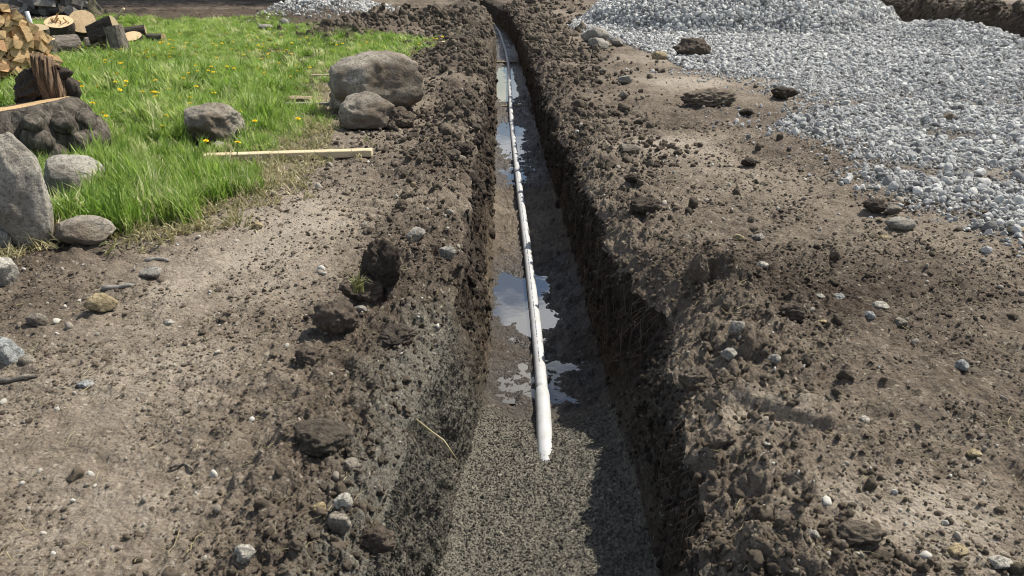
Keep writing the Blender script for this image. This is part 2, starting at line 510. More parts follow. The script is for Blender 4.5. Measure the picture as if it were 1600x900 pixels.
def lips(y):
    y = np.asarray(y, float)
    q = [np.interp(y, TR[:, 0], TR[:, k]) for k in range(1, 5)]
    z0 = np.zeros_like(y)
    q[0] = q[0] + .09 * (fbm(y * 1.6, z0 + 3, 3, 11) - .5) + .06 * (fbm(y * 6, z0 + 9, 2, 12) - .5)
    q[3] = q[3] + .14 * (fbm(y * 1.4, z0 + 5, 3, 21) - .5) + .09 * (fbm(y * 5, z0 + 1, 2, 22) - .5)
    q[3] = q[3] + .10 * np.exp(-((y - 3.75) / .22) ** 2) - .06 * np.exp(-((y - 3.15) / .2) ** 2)
    return q

def bump2(x, y, cx, cy, rx, ry, p=1.0):
    return np.exp(-(((x - cx) / rx) ** 2 + ((y - cy) / ry) ** 2) ** p)

SPOIL = ((545, 58, 1.1, .9, .20), (590, 50, 1.6, 1.0, .22), (640, 47, 1.8, 1.3, .20), (700, 50, 1.2, 1.6, .16), (705, 92, .5, 1.2, .14), (720, 62, .5, 2.2, .16), (860, 14, 1.2, 3.0, .45))
HEAP = (6.4, 23.2, 4.6, 2.7)
# packed track-plate marks: x0,x1,y0,y1,period,depth
TRACKS = [(-2.5, -1.85, 3.55, 4.6, .15, .020), (-2.6, -1.9, 2.75, 3.5, .17, .018), (.95, 1.25, 6.0, 7.3, .14, .022), (2.05, 2.45, 6.7, 7.6, .12, .016),
          (-1.2, -.75, 5.2, 6.6, .16, .016), (-1.5, -.9, 2.2, 2.9, .19, .012), (1.0, 1.7, 2.5, 3.3, .18, .012)]

def gravel_fade(x, y):
    """1 inside the spread gravel, 0 outside"""
    poly = [at(*p) for p in ((890, 42), (955, 62), (1000, 74), (1050, 95), (1100, 118), (1190, 128), (1255, 150), (1215, 185), (1200, 205), (1240, 218), (1320, 236), (1318, 262),
                             (1330, 292), (1395, 312), (1430, 345), (1500, 366), (1600, 392), (1700, 420))]
    poly += [(9.0, 6.0), (14, 9), (10.35, 14), (10.2, 17), (10.3, 20), (10.9, 26), (7, 30), (2.5, 27)]
    return poly

def poly_sd(x, y, poly):
    """signed distance, positive inside"""
    x = np.asarray(x, float); y = np.asarray(y, float)
    dmin = np.full(x.shape, 1e9); ins = np.zeros(x.shape, bool)
    n = len(poly)
    for i in range(n):
        ax, ay = poly[i]; bx, by = poly[(i + 1) % n]
        ex, ey = bx - ax, by - ay
        t = np.clip(((x - ax) * ex + (y - ay) * ey) / (ex * ex + ey * ey + 1e-12), 0, 1)
        dmin = np.minimum(dmin, np.hypot(x - ax - t * ex, y - ay - t * ey))
        c = (ay > y) != (by > y)
        with np.errstate(divide='ignore', invalid='ignore'):
            xi = ax + (y - ay) * ex / (ey if ey != 0 else 1e-12)
        ins ^= c & (x < xi)
    return np.where(ins, dmin, -dmin)

GRAV_POLY = gravel_fade(0, 0)
GRASS_POLY = [at(*p) for p in ((95, 352), (150, 352), (215, 356), (290, 344), (345, 318), (400, 296), (440, 272), (452, 248), (476, 226), (505, 200), (505, 130), (560, 100), (640, 92),
                               (690, 78), (690, 66), (600, 60), (500, 62), (520, 50), (440, 34), (330, 31), (150, 30), (0, 34))]
GRASS_POLY += [(-26, 24), (-22, 12), (-10, 5.0), at(-60, 420), at(0, 372)]

def masks(x, y):
    g = poly_sd(x, y, GRAV_POLY)
    gn = (fbm(x * 1.7, y * 1.7, 4, 71) - .5) * 1.3
    s = np.clip(y / 12.0, .45, 1.6)
    grav = .75 * sst(-.1, .8, g / s + gn * .65) * (1 - .8 * np.clip(fbm(x * 1.2 + 8, y * 1.2, 4, 805) * 4 - 1.75, 0, .85) * (1 - sst(10, 12.5, y)))
    t = poly_sd(x, y, GRASS_POLY)
    turf = sst(-.10, .28, t + (fbm(x * 2.2, y * 2.2, 3, 81) - .5) * .6)
    return grav, turf

def trench2(x, y):
    xl = np.interp(y, [10, 16, 34, 60], [10.4, 10.45, 11.2, 13]) + .12 * (fbm(y * 1.3, y * 0 + 2, 3, 91) - .5)
    w = 1.15
    dep = sst(0, .12, x - xl) * (1 - sst(w, w + .35, x - xl)) * sst(9, 12, y)
    berm = sst(w - .05, w + .45, x - xl) * (1 - .75 * sst(w + .6, w + 5.0, x - xl)) * sst(9, 12, y) * (1 - sst(45, 60, y))
    return dep, berm

def G(x, y, full=True):
    """ground height outside the trench"""
    x = np.asarray(x, float); y = np.asarray(y, float)
    q = lips(y)
    eL, eR = q[0] - x, x - q[3]
    left = x < (q[0] + q[3]) / 2
    e = np.maximum(np.where(left, eL, eR), 0)
    grav, turf = masks(x, y)
    d = np.maximum(y, .8)
    near = 1 / (1 + (d / 60) ** 2)
    z = .075 * (fbm(x * .55, y * .55, 3, 1) - .5) + .04 * (fbm(x * 2.1, y * 2.1, 3, 2) - .5)
    dry = dryness(x, y, e, left, turf)
    rough = np.clip(1.18 - dry, .16, 1) * (1 - .75 * turf) * (1 - .8 * grav)
    rough = np.clip(rough + .55 * np.exp(-(e / .45) ** 2), 0, 1.25)
    # spoil ridges along both lips
    farb = sst(7.5, 13, y)
    ridL = (.035 + .13 * farb) * bump2(e, e * 0, .30 + .12 * farb, 0, .20 + .2 * farb, 1) * (.35 + 1.3 * fbm(x * 1.5, y * .9, 3, 31))
    ridR = (.03 + .04 * farb + .085 * np.exp(-((y - 3.85) / .65) ** 2)) * bump2(e, e * 0, .30, 0, .25, 1) * (.35 + 1.3 * fbm(x * 1.5, y * .9, 3, 33))
    z = z + np.where(left, ridL, ridR)
    z = z - .10 * np.exp(-e / .10) - .05 * np.exp(-e / .35) * np.where(left, sst(4.8, 3.2, y) if False else 1 - sst(2.8, 4.4, y), .6)
    # lumps
    spacing = .004 * d
    if full:
        z = z + rough * .6 * domes(x, y, .34, 41, .34, asp=.5) * np.clip(.35 + 1.2 * np.exp(-(e / .7) ** 2) + farb, 0, 1.3)
        z = z + rough * .5 * domes(x, y, .15, 42, .5, asp=.6, warp=.5) * np.clip(1.4 - spacing / .07, 0, 1)
        z = z + rough * .6 * domes(x, y, .065, 43, .55, asp=.65, warp=.5) * np.clip(1.4 - spacing / .03, 0, 1)
        z = z + .75 * (.3 + rough) * domes(x, y, .030, 44, .5, asp=.65) * np.clip(1.4 - spacing / .016, 0, 1)
        z = z + (.014 + .022 * rough) * (fbm(x * 9, y * 9, 4, 45, .6) - .5) * 2
        z = z + rough * .10 * (np.abs(fbm(x * 5.5, y * 5.5, 5, 47, .62) - .5) * 2 - .2) * (.45 + .4 * np.exp(-(e / .7) ** 2))
        z = z + .02 * np.exp(-(e / .5) ** 2) * (fbm(x * 22, y * 22, 3, 46, .6) - .5) * 2
    for (x0, x1, y0, y1, per, dp) in TRACKS:
        wgt = sst(x0 - .08, x0 + .05, x) * (1 - sst(x1 - .05, x1 + .08, x)) * sst(y0 - .15, y0 + .1, y) * (1 - sst(y1 - .1, y1 + .15, y))
        wgt = wgt * sst(.35, .6, fbm(x * 2.5, y * 2.5, 3, 51))
        ph = (y + .10 * x + .03 * (fbm(x * 3, y * 3, 2, 52) - .5)) / per
        z = z - wgt * dp * 1.5 * (.5 + .5 * np.tanh(3 * np.sin(2 * math.pi * ph)))
    # long smooth bucket scrape on the right bank
    sx0, sy0 = at(1160, 628); sx1, sy1 = at(1310, 668)
    L = math.hypot(sx1 - sx0, sy1 - sy0); ux, uy = (sx1 - sx0) / L, (sy1 - sy0) / L
    a_, b_ = (x - sx0) * ux + (y - sy0) * uy, -(x - sx0) * uy + (y - sy0) * ux
    z = z - .05 * sst(-.05, .05, a_) * (1 - sst(L - .05, L + .1, a_)) * (sst(-.16, -.02, b_) * (1 - sst(.0, .025, b_)))
    # gravel heap and bank
    hx, hy, hr, hh = HEAP
    rr = np.hypot(x - hx, (y - hy)) + .5 * (fbm(x * .6, y * .6, 3, 61) - .5)
    z = z + hh * np.clip(1 - rr / hr, 0, 1) ** .92 * sst(0, .12, 1 - rr / hr)
    z = z + .42 * bump2(x, y, 9.5, 17.2, .9, 2.6) + .12 * bump2(x, y, 7.5, 13, 1.2, 2) + .05 * grav
    dep, berm = trench2(x, y)
    z = z - .95 * dep + berm * (.55 + .5 * (fbm(x * 1.8, y * 1.8, 4, 62) - .5) + .15 * domes(x, y, .45, 63, .6))
    # spoil banks and the grey ash heap at the back of the lawn
    clump = .55 + .9 * fbm(x * 2.4, y * 2.4, 4, 64)
    for (px, py, rx, ry, h) in SPOIL:
        cx, cy = at(px, py)
        z = z + h * clump * bump2(x, y, cx, cy, rx, ry) * (1 + (.8 * domes(x, y, .6, 65, .7, asp=.7) if full else 0) / .3)
    for (px, py, rx, ry, h) in ((470, 30, 1.4, 1.6, .34), (520, 30, 1.8, 1.6, .36), (575, 30, 1.4, 1.4, .24)):
        cx, cy = at(px, py)
        z = z + h * bump2(x, y, cx, cy, rx, ry) * (.35 + 1.1 * fbm(x * 2.2, y * 1.2, 4, 66, .6))
    return z

def dryness(x, y, e, left, turf):
    n = fbm(x * .9 + 4, y * .9, 4, 101)
    bl = np.where(left, .27 * sst(.2, .8, e) + .33, .05 * sst(.2, 1.0, e) + .42)
    dr = bl + (n - .5) * .95
    # a few named bare patches
    for (px, py, rx, ry, a) in ((420, 420, .6, .9, .30), (250, 600, .7, .5, .30), (1185, 645, .28, .14, .6), (1420, 800, .45, .2, .5), (1100, 230, .7, 1.0, .25), (1060, 130, 1.0, 1.2, .3),
                                (500, 330, .6, .7, .25), (100, 820, .5, .3, .2), (1420, 290, .5, .3, .3), (1300, 460, .7, .5, -.18), (1130, 560, .5, .4, -.15), (60, 400, .5, .5, -.35), (60, 480, .4, .4, -.3)):
        cx, cy = at(px, py)
        dr = dr + a * bump2(x, y, cx, cy, rx, ry)
    dr = dr - .45 * sst(17, 24, y) * sst(.6, -1.0, x) if False else dr - .5 * sst(16, 24, y) * (1 - sst(-1.5, .5, x)) * (1 - .5 * sst(-14, -7, x) * sst(30, 34, y))  # back left: dark soil, with tree shade also worked into its tone
    return np.clip(dr, 0, 1)

# puddle pools along the trench: centre distance, half length, how far the mud sinks below FLOOR_Z
POOLS = [(4.28, .24, .028), (5.62, .55, .042), (9.6, .5, .015), (11.9, 1.2, .035), (17.6, 2.2, .07), (23.5, 1.5, .05)]

def floor_f(x, y):
    """height of the trench floor"""
    q = lips(y)
    a, b = np.interp(y, TR[:, 0], TR[:, 2]), np.interp(y, TR[:, 0], TR[:, 3])
    s = np.clip((x - a) / (b - a), 0, 1)
    sand = 1 - sst(3.72, 4.12, y + .25 * (fbm(x * 5, y * 5, 3, 111) - .5))
    z = FLOOR_Z + .075 * (fbm(x * 4.5, y * 4.5, 4, 112, .55) - .5) + .085 * (fbm(x * 15, y * 15, 4, 113, .65) - .5)
    for (c, h, dp) in POOLS:
        z = z - dp * np.exp(-((y - c) / h) ** 4) * (1.3 - 1.75 * sst(.42, .85, s))
    z = z + .02
    zs = FLOOR_Z + .018 + .088 * np.clip((3.86 - y) / .56, 0, 1.1) + .05 * sst(.42, .9, s) + .03 * (fbm(x * 3, y * 3, 3, 114) - .5) + .022 * (fbm(x * 26, y * 26, 3, 115, .65) - .5)
    z = z * (1 - sand) + zs * sand
    edge = np.minimum(s, 1 - s) * (b - a)
    z = z + .07 * np.exp(-edge / .05) * (.3 + 1.2 * fbm(x * 6, y * 6, 3, 116))
    return z, sand, s

# ------------------------------------------------------------------ ground sheet with the trench cut into it
LAND = {}
def build_land():
    ys = [-30, -10, -3, -.5, .4]
    y = .9
    while y < 12: ys.append(y); y *= 1.0042
    while y < 32: ys.append(y); y *= 1.0062
    while y < 62: ys.append(y); y *= 1.02
    ys += [75, 100, 160, 260, 400]
    Y = np.array(ys); nR = len(Y)
    q = lips(Y); fl = np.interp(Y, TR[:, 0], TR[:, 2]); fr = np.interp(Y, TR[:, 0], TR[:, 3])
    nL, nW, nF, nRt = 400, 58, 96, 430
    u = np.linspace(0, 1, nL + 1)[1:]; gu = .33 * u + .67 * u * u
    W = .74 * np.maximum(Y, .5) + 1.3
    eL = np.concatenate([W[:, None] * gu[None, :], (W + 6)[:, None], (W + 40)[:, None], (W + 300)[:, None]], 1)[:, ::-1]
    u = np.linspace(0, 1, nRt + 1)[1:]; gu = .33 * u + .67 * u * u
    eR = np.concatenate([W[:, None] * gu[None, :], (W + 6)[:, None], (W + 40)[:, None], (W + 300)[:, None]], 1)
    XL = np.concatenate([q[0][:, None] - eL, q[0][:, None]], 1)           # ... up to the left lip
    XR = np.concatenate([q[3][:, None], q[3][:, None] + eR], 1)
    YL = np.repeat(Y[:, None], XL.shape[1], 1); YR = np.repeat(Y[:, None], XR.shape[1], 1)
    ZL, ZR = G(XL, YL), G(XR, YR)
    # floor
    s = np.linspace(0, 1, nF)
    XF = fl[:, None] + (fr - fl)[:, None] * s[None, :]; YF = np.repeat(Y[:, None], nF, 1)
    ZF, SAND, SS = floor_f(XF, YF)
    # walls
    w = np.linspace(0, 1, nW)
    def wall(xl, zl, xf, zf, sgn, seed):
        prof = w ** 1.15
        X = xl[:, None] + (xf - xl)[:, None] * prof[None, :]
        Z = zl[:, None] + (zf - zl)[:, None] * w[None, :]
        YY = np.repeat(Y[:, None], nW, 1)
        env = np.sin(np.pi * np.clip(w, 0, 1)) ** .5
        big = (fbm(YY * 2.6, Z * 1.8, 4, seed) - .5) * .20
        stri = (fbm(YY * 15, Z * 3.2, 4, seed + 1, .62) - .5) * .09
        fine = (fbm(YY * 36, Z * 26, 3, seed + 2, .65) - .5) * .055
        lump = domes(YY, Z * 1.3, .16, seed + 3, .35, asp=.5) * np.clip(1 - w * 1.1, 0, 1)[None, :] * .9
        X = X + sgn * env[None, :] * (big + stri + fine + lump)
        Z = Z + env[None, :] * .02 * (fbm(YY * 12, Z * 12, 3, seed + 4) - .5)
        return X, YY, Z
    XA, YA, ZA = wall(XL[:, -1], ZL[:, -1], XF[:, 0], ZF[:, 0], 1, 121)
    XB, YB, ZB = wall(XR[:, 0], ZR[:, 0], XF[:, -1], ZF[:, -1], -1, 131)
    XB, YB, ZB = XB[:, ::-1], YB[:, ::-1], ZB[:, ::-1]      # floor -> lip, left to right

    def grid_obj(name, parts, mat):
        V = []; F = []; A = {k: [] for k in parts[0][3]}; off = 0
        for (X, YY, Z, at_) in parts:
            r, c = X.shape
            V.append(np.stack([X, YY, Z], -1).reshape(-1, 3))
            i = (np.arange(r - 1)[:, None] * c + np.arange(c - 1)[None, :]).ravel() + off
            F.append(np.stack([i, i + 1, i + 1 + c, i + c], 1)); off += r * c
            for k in A: A[k].append(np.broadcast_to(at_[k], X.shape).ravel())
        me = mesh_from(name, np.concatenate(V), np.concatenate(F))
        for k in A:
            a = me.attributes.new(k, 'FLOAT', 'POINT'); a.data.foreach_set('value', np.concatenate(A[k]).astype(np.float32))
        return tag(obj(name, me, mat), kind='structure')

    def gat(X, YY, left):
        q_ = lips(YY)
        e = np.maximum(q_[0] - X if left else X - q_[3], 0)
        grav, turf = masks(X, YY)
        dr = dryness(X, YY, e, np.full(X.shape, left), turf)
        dep, berm = trench2(X, YY)
        dr = dr * (1 - dep) * (1 - .5 * np.clip(berm * 2, 0, 1) * (1 - sst(2.0, 4.0, X - np.interp(YY, [10, 16, 34, 60], [10.4, 10.45, 11.2, 13]))))  # second trench and its bank face toned darker, shade put into the colour
        sand = (1 - sst(3.4, 4.3, YY + .5 * (fbm(X * 4, YY * 4, 3, 141) - .5))) * (1 - sst(.05, .30, e + .25 * (fbm(X * 6, YY * 6, 3, 142) - .5))) if left else np.zeros(X.shape)
        hx, hy, hr, hh = HEAP
        grav = np.maximum(grav, (np.hypot(X - hx, YY - hy) < hr) * 1.0)
        for (px, py, rx, ry) in ((470, 30, 1.4, 1.6), (520, 30, 1.8, 1.6), (575, 30, 1.4, 1.4)):
            cx, cy = at(px, py); grav = np.maximum(grav, .5 * sst(.3, .75, bump2(X, YY, cx, cy, rx, ry)) * np.clip(fbm(X * 3, YY * 3, 3, 143) * 2.2 - .4, 0, 1))
        far = sst(9, 16, YY) * np.exp(-(e / .8) ** 2)
        dr = dr * (1 - .6 * far)
        return dict(dry=dr, sand=sand, wet=np.zeros(X.shape), gravel=grav * (1 - dep), turf=turf * (1 - grav))
    grid_obj('ground', [(XL, YL, ZL, gat(XL, YL, True)), (XR, YR, ZR, gat(XR, YR, False))], M['soil'])

    def wat(X, YY, Z, left):
        hgt = (Z - FLOOR_Z) / .85
        dr = np.clip((.26 if left else .02) + .35 * (fbm(YY * 1.5, Z * 2, 3, 151) - .5) + .3 * sst(.75, 1.0, hgt), 0, 1)  # right wall coloured darker than the left: its shade deepened in the soil tone
        sand = (1 - sst(3.3, 4.3, YY + .6 * (fbm(YY * 4, Z * 4, 3, 152) - .5))) * (.95 if left else .35)
        clay = (1 - sst(.05, .55, hgt + .3 * (fbm(YY * 3, Z * 3, 3, 153) - .5))) * (.5 if left else .25)
        return dict(dry=dr, sand=sand, wet=.25 * (1 - sst(0, .25, hgt)), gravel=np.zeros(X.shape), turf=np.zeros(X.shape), clay=clay * (1 - sand))
    at_ = wat(XA, YA, ZA, True)
    grid_obj('trench_wall_left', [(XA, YA, ZA, at_)], M['soil_wall'])
    k = (YA > 1.4) & (YA < 4.6); LAND['left_wall'] = (np.stack([XA[k], YA[k], ZA[k]], 1), at_['sand'][k])
    grid_obj('trench_wall_right', [(XB, YB, ZB, wat(XB, YB, ZB, False))], M['soil_wall'])
    for nm, (xa, ya, za) in (('left', (XA, YA, ZA)), ('right', (XB, YB, ZB))):
        k = (ya > 1.4) & (ya < 16) & (za > FLOOR_Z + .05); LAND['wall_' + nm] = np.stack([xa[k], ya[k], za[k]], 1)
    fd = np.clip(.16 + .5 * (fbm(XF * 3, YF * 3, 3, 161) - .5) + .35 * sst(6.4, 7.2, YF) * (1 - sst(8.6, 9.4, YF)), 0, 1)
    fw = (1 - SAND) * np.clip(1.15 - sst(FLOOR_Z, FLOOR_Z + .05, ZF), .15, 1) * (1 - .75 * sst(6.5, 7.1, YF) * (1 - sst(8.8, 9.4, YF)))
    pool = np.zeros(YF.shape)
    for (c_, h_, dp_) in POOLS: pool = np.maximum(pool, np.exp(-((YF - c_) / (h_ * 1.5)) ** 4))
    fw = np.maximum(fw, (1 - SAND) * pool * .85); fd = fd * (1 - .55 * pool)
    grid_obj('trench_floor', [(XF, YF, ZF, dict(dry=fd * (1 - .4 * fw), sand=SAND, wet=fw, gravel=SAND * 0, turf=SAND * 0))], M['soil_floor'])
build_land()

def gz(x, y): return float(G(np.array([x]), np.array([y]))[0])

# ------------------------------------------------------------------ water lying in the trench
def puddle(name, y0, y1, z, mat, n=24):
    V = []; F = []
    for i in range(n + 1):
        y = y0 + (y1 - y0) * i / n
        a, b = np.interp(y, TR[:, 0], TR[:, 2]), np.interp(y, TR[:, 0], TR[:, 3])
        V += [(a - .03, y, z), (b + .03, y, z)]
        if i: F.append((2 * i - 2, 2 * i - 1, 2 * i + 1, 2 * i))
    o = obj(name, py_mesh(name, V, F), mat); tag(o, kind='structure'); return o
tag(puddle('puddle', 4.06, 4.62, FLOOR_Z + .006, M['water_milk']), 'shallow milky puddle beside the pipe end')
tag(puddle('puddle', 4.9, 6.35, FLOOR_Z + .004, M['water']), 'puddle mirroring blue sky beside the nearer pipe length')
tag(puddle('puddle', 9.0, 13.4, FLOOR_Z + .006, M['water']), 'puddle mirroring blue sky further along the trench')
tag(puddle('puddle', 14.8, 20.6, FLOOR_Z + .012, M['water_mud']), 'still yellowish muddy water beyond the plank')

# ------------------------------------------------------------------ the pipe
def build_pipe():
    px = [(772, 37), (780, 50), (789, 75), (795, 105), (797, 150), (799, 185), (803, 222), (812, 300), (822, 372), (829, 430), (835, 480), (840, 530), (845, 580), (849, 630), (852, 700), (853, 740), (854, 800)]
    pts = [at(x_, y_, FLOOR_Z + .055) for x_, y_ in px]
    yy = np.array([p[1] for p in pts])[::-1]; xx = np.array([p[0] for p in pts])[::-1]
    Y = np.arange(yy[0], 34, .12)
    X = np.interp(Y, yy, xx)
    k = np.array([1, 4, 6, 4, 1]) / 16.
    for _ in range(6): X[2:-2] = np.convolve(X, k, 'valid')
    Z = FLOOR_Z + .052 + .018 * np.sin(Y * .9) + .03 * np.exp(-((Y - 8) / 1.2) ** 2) * 0
    t = empty('drain_pipe', (float(X[0]), float(Y[0]), FLOOR_Z))
    tag(t, 'long white plastic drain pipe lying on the trench floor', 'pipe')
    joints = [4.12, 9.6, 15.2, 20.8, 26.4]
    cuts = [Y[0]] + joints + [34]
    def loc(y): return Vector((np.interp(y, Y, X) - t.location.x, y - t.location.y, np.interp(y, Y, Z) - t.location.z))
    r = .038
    for a, b in zip(cuts[:-1], cuts[1:]):
        ys = np.arange(a + .001, b + .06, .10)
        V, F = tube([loc(y) for y in ys], [r] * len(ys), 20)
        sec = obj('pipe_section', py_mesh('pipe_section', V, F), M['pipe'], t)
        if a < 8:      # printed line along the crown
            V = []; F = []
            rs = random.Random(int(a * 10))
            y = a + .35
            while y < b - .1:
                ln = rs.choice([.012, .02, .03, .05]); 
                for w in (0, 1):
                    p = loc(y + w * ln)
                    for sgn in (-1, 1):
                        th = R(97) + sgn * .07
                        V.append((p.x + math.cos(th) * (r + .0008), p.y, p.z + math.sin(th) * (r + .0008)))
                n = len(V); F.append((n - 4, n - 3, n - 1, n - 2))
                y += ln + rs.choice([.01, .015, .02, .06])
            tag(obj('printed_line', py_mesh('printed_line', V, F), M['ink'], sec), kind='stuff')
    for j in joints:                                  # belled sockets
        ys = [j - .13, j - .125, j - .02, j + .01, j + .035]
        V, F = tube([loc(y) for y in ys], [.040, .0445, .0450, .043, .0383], 20)
        if j < 5:
            ys = [j - .95, j - .5, j - .25, j - .02, j + .01, j + .04]
            V, F = tube([loc(y) for y in ys], [.0445, .0445, .0445, .0450, .0430, .0383], 20)
        obj('socket', py_mesh('socket', V, F), M['pipe'], t)
build_pipe()

# planks lying across the trench floor
def board(name, label, c, size, rz, mat, rx=0, ry=0, cat='plank', group=None):
    bm = bmesh.new(); box_bm(bm, (0, 0, 0), size)
    bmesh.ops.bevel(bm, geom=bm.edges[:], offset=min(size) * .09, segments=1, affect='EDGES')
    o = obj(name, bm_mesh(name, bm, False), mat)
    o.location = c; o.rotation_euler = (rx, ry, rz)
    return tag(o, label, cat, group)
x_, y_ = at(789, 97, FLOOR_Z + .06)
board('cross_board', 'dark board spanning the far trench under the pipe', (x_ - .04, y_, FLOOR_Z + .05), (.72, .14, .05), R(1), M['plank'])
x_, y_ = at(800, 164, FLOOR_Z + .03)
board('cross_board', 'muddy plank lying askew under the pipe in the trench', (x_, y_, FLOOR_Z + .015), (.56, .14, .03), R(9), M['plank'])

# ------------------------------------------------------------------ boulders and stones
FOOT = []
def stone(name, label, px, py, wpx, hpx, mat, seed, depth=.8, cat='stone', group=None, sub=4, cuts=7, rot=0., tilt=0., sink=.14, rough=.08, lump=.18, dx=0., minh=.28):
    """a stone whose foot stands at that place of the photograph; width and height in photograph pixels"""
    x, y = at(px, py)
    z = gz(x, y)
    x, y = at(px, py, z) if abs(z) < .5 else (x, y)
    k = pxm(x, y, z)
    w, h = wpx * k, hpx * k
    # the seen height holds part of the top
    ang = math.atan2(CAM_H - z, y)
    dp = w * depth
    h = max((h - dp * math.sin(ang) * .55) / math.cos(ang), w * minh)
    me = rock_mesh(name, seed, (w, dp, h * (1 + sink)), sub, cuts, rough, lump)
    o = obj(name, me, M[mat])
    yc = y + dp * .42
    zz = gz(x, yc)
    o.location = (x + dx, yc, min(z, zz) + h * (1 + sink) / 2 - h * sink)
    o.rotation_euler = (0, R(tilt), R(rot))
    FOOT.append((x + dx, yc, w / 2, dp / 2))
    return tag(o, label, cat, group)

B = stone
B('boulder', 'large rounded muddy boulder beside the trench, behind a smaller rock', 580, 183, 160, 106, 'rock_tan', 3, .8, 'boulder', sub=5, cuts=5, lump=.12)
B('boulder', 'rough grey rock leaning against the front of the large boulder', 572, 206, 94, 64, 'rock_tan', 9, .75, 'boulder', sub=5, cuts=9, rot=15)
B('boulder', 'small dark rock half buried in clods at the large boulder foot', 600, 196, 42, 30, 'rock_dirty', 12, .8, 'rock', cuts=8)
B('boulder', 'tall upright pale boulder at the left edge of the photo', 18, 398, 128, 185, 'rock_beige', 22, .6, 'boulder', sub=5, cuts=8, rough=.06, tilt=-6, lump=.14)
B('boulder', 'flat pale slab rock in the grass below the old stump', 100, 314, 112, 76, 'rock_beige', 31, .8, 'boulder', sub=5, cuts=8, rot=-12, rough=.04, lump=.1)
B('boulder', 'rounded brown boulder at the foot of the tall boulder', 116, 388, 100, 52, 'rock_tan', 37, .7, 'boulder', sub=5, cuts=5)
B('boulder', 'small grey rock wedged against the tall boulder, cut by the frame', 0, 402, 34, 46, 'rock_grey', 41, .8, 'rock')
B('boulder', 'pale rounded rock at the frame edge below the tall boulder', -6, 452, 52, 52, 'rock_pale', 43, .8, 'rock')
B('boulder', 'light angular grey rock at the left frame edge, beside a small muddy stone', 0, 574, 54, 48, 'rock_blue', 47, .7, 'rock', cuts=10)
B('stone', 'small muddy stone next to the angular rock at the left edge', 40, 578, 26, 24, 'rock_dirty', 48)
B('boulder', 'grey boulder lying in the grass behind the long board', 328, 226, 92, 68, 'rock_tan', 53, .7, 'boulder', sub=5, cuts=6, rough=.12)
B('stone', 'small grey stone at the foot of the boulder in the grass', 339, 238, 24, 18, 'rock_grey', 54)
B('stone', 'ochre blocky stone lying alone on the bare track', 153, 488, 48, 34, 'rock_ochre', 57, .7, cuts=9, rot=20)
B('stone', 'dark grey stone pressed into the track above the ochre one', 233, 438, 36, 22, 'rock_grey', 58, .8)
B('stone', 'round brown clod-like stone left of the ochre stone', 54, 512, 30, 24, 'rock_dirty', 59)
B('stone', 'small brown stone on the track near the long grass', 400, 358, 20, 14, 'rock_ochre', 61)
B('stone', 'little white stone in the middle of the left track', 263, 511, 18, 13, 'rock_pale', 62)
B('stone', 'whitish grey stone with a dark shadow on the lower left track', 131, 608, 26, 14, 'rock_blue', 63)
B('stone', 'rounded pale stone at the bottom of the left track', 379, 880, 36, 32, 'rock_pale', 64)
B('stone', 'light lumpy stone among the clods on the left bank', 534, 793, 32, 30, 'rock_pale', 65)
B('stone', 'flat topped brown stone left of the light lumpy stone', 497, 808, 26, 22, 'rock_ochre', 66, cuts=10)
B('stone', 'reddish brown block under the overhanging clod on the left bank', 545, 743, 38, 26, 'rock_dirty', 67, .8, cuts=10)
B('stone', 'oblong muddy stone tilted on the left bank', 530, 835, 44, 32, 'rock_dirty', 68, .7, rot=-30)
B('stone', 'grey angular stone low on the left bank near the frame bottom', 508, 868, 36, 24, 'rock_grey', 69, .8, cuts=9)
B('stone', 'dark pointed stone right of the big sod clod', 699, 406, 26, 24, 'rock_grey', 71, .7, cuts=9)
B('stone', 'round stone with a flat top on the left trench edge', 711, 256, 36, 18, 'rock_dirty', 72, .8)
B('stone', 'smooth grey stone leaning on the right side of the low sod clod', 561, 489, 22, 17, 'rock_grey', 73, .8)
B('stone', 'thin upright pebble on the track near the trench', 645, 292, 9, 11, 'rock_ochre', 74)
B('stone', 'small round stone on the path close to the trench', 570, 354, 12, 8, 'rock_grey', 75)
B('stone', 'grey wedge stone stuck in the ridge above the sod clods', 650, 380, 34, 26, 'rock_grey', 76, .5, cuts=9, rot=35)
# right of the trench
B('boulder', 'largest rounded grey rock at the edge of the gravel heap', 931, 67, 46, 27, 'rock_grey', 81, .8, 'boulder', cuts=5)
B('boulder', 'flat topped grey rock in front of the rounded one by the heap', 936, 77, 34, 19, 'rock_grey', 82, .8, 'rock', cuts=10)
B('boulder', 'small round rock beside the flat topped one by the heap', 963, 73, 22, 15, 'rock_grey', 83, .8, 'rock')
B('boulder', 'tan rounded rock half sunk in soil at the gravel edge', 1031, 94, 24, 14, 'rock_ochre', 84, .8, 'rock')
B('stone', 'grey stone half buried in the soil between heap and trench', 978, 132, 24, 15, 'rock_grey', 85)
B('stone', 'small square dark stone on the right spoil bank', 942, 113, 12, 8, 'rock_dirty', 86, cuts=10)
B('stone', 'pointed brown stone on the right spoil bank', 975, 156, 16, 14, 'rock_dirty', 87)
B('stone', 'dark block of soil-covered stone on the right trench edge', 986, 242, 36, 18, 'rock_dirty', 88, .7, cuts=11)
B('stone', 'dark cube-like clod on the right bank crest', 1072, 384, 16, 18, 'rock_dirty', 89, cuts=10)
B('stone', 'pale round stone on the right ground, beside a darker one', 1155, 378, 18, 13, 'rock_ochre', 90)
B('stone', 'dark grey round stone next to a pale one on the right ground', 1186, 378, 22, 15, 'rock_grey', 91)
B('stone', 'whitish stone alone on the right ground above the dark clod', 1194, 419, 20, 11, 'rock_pale', 92)
B('stone', 'largest oval pale stone on the right ground', 1381, 484, 30, 20, 'rock_pale', 93)
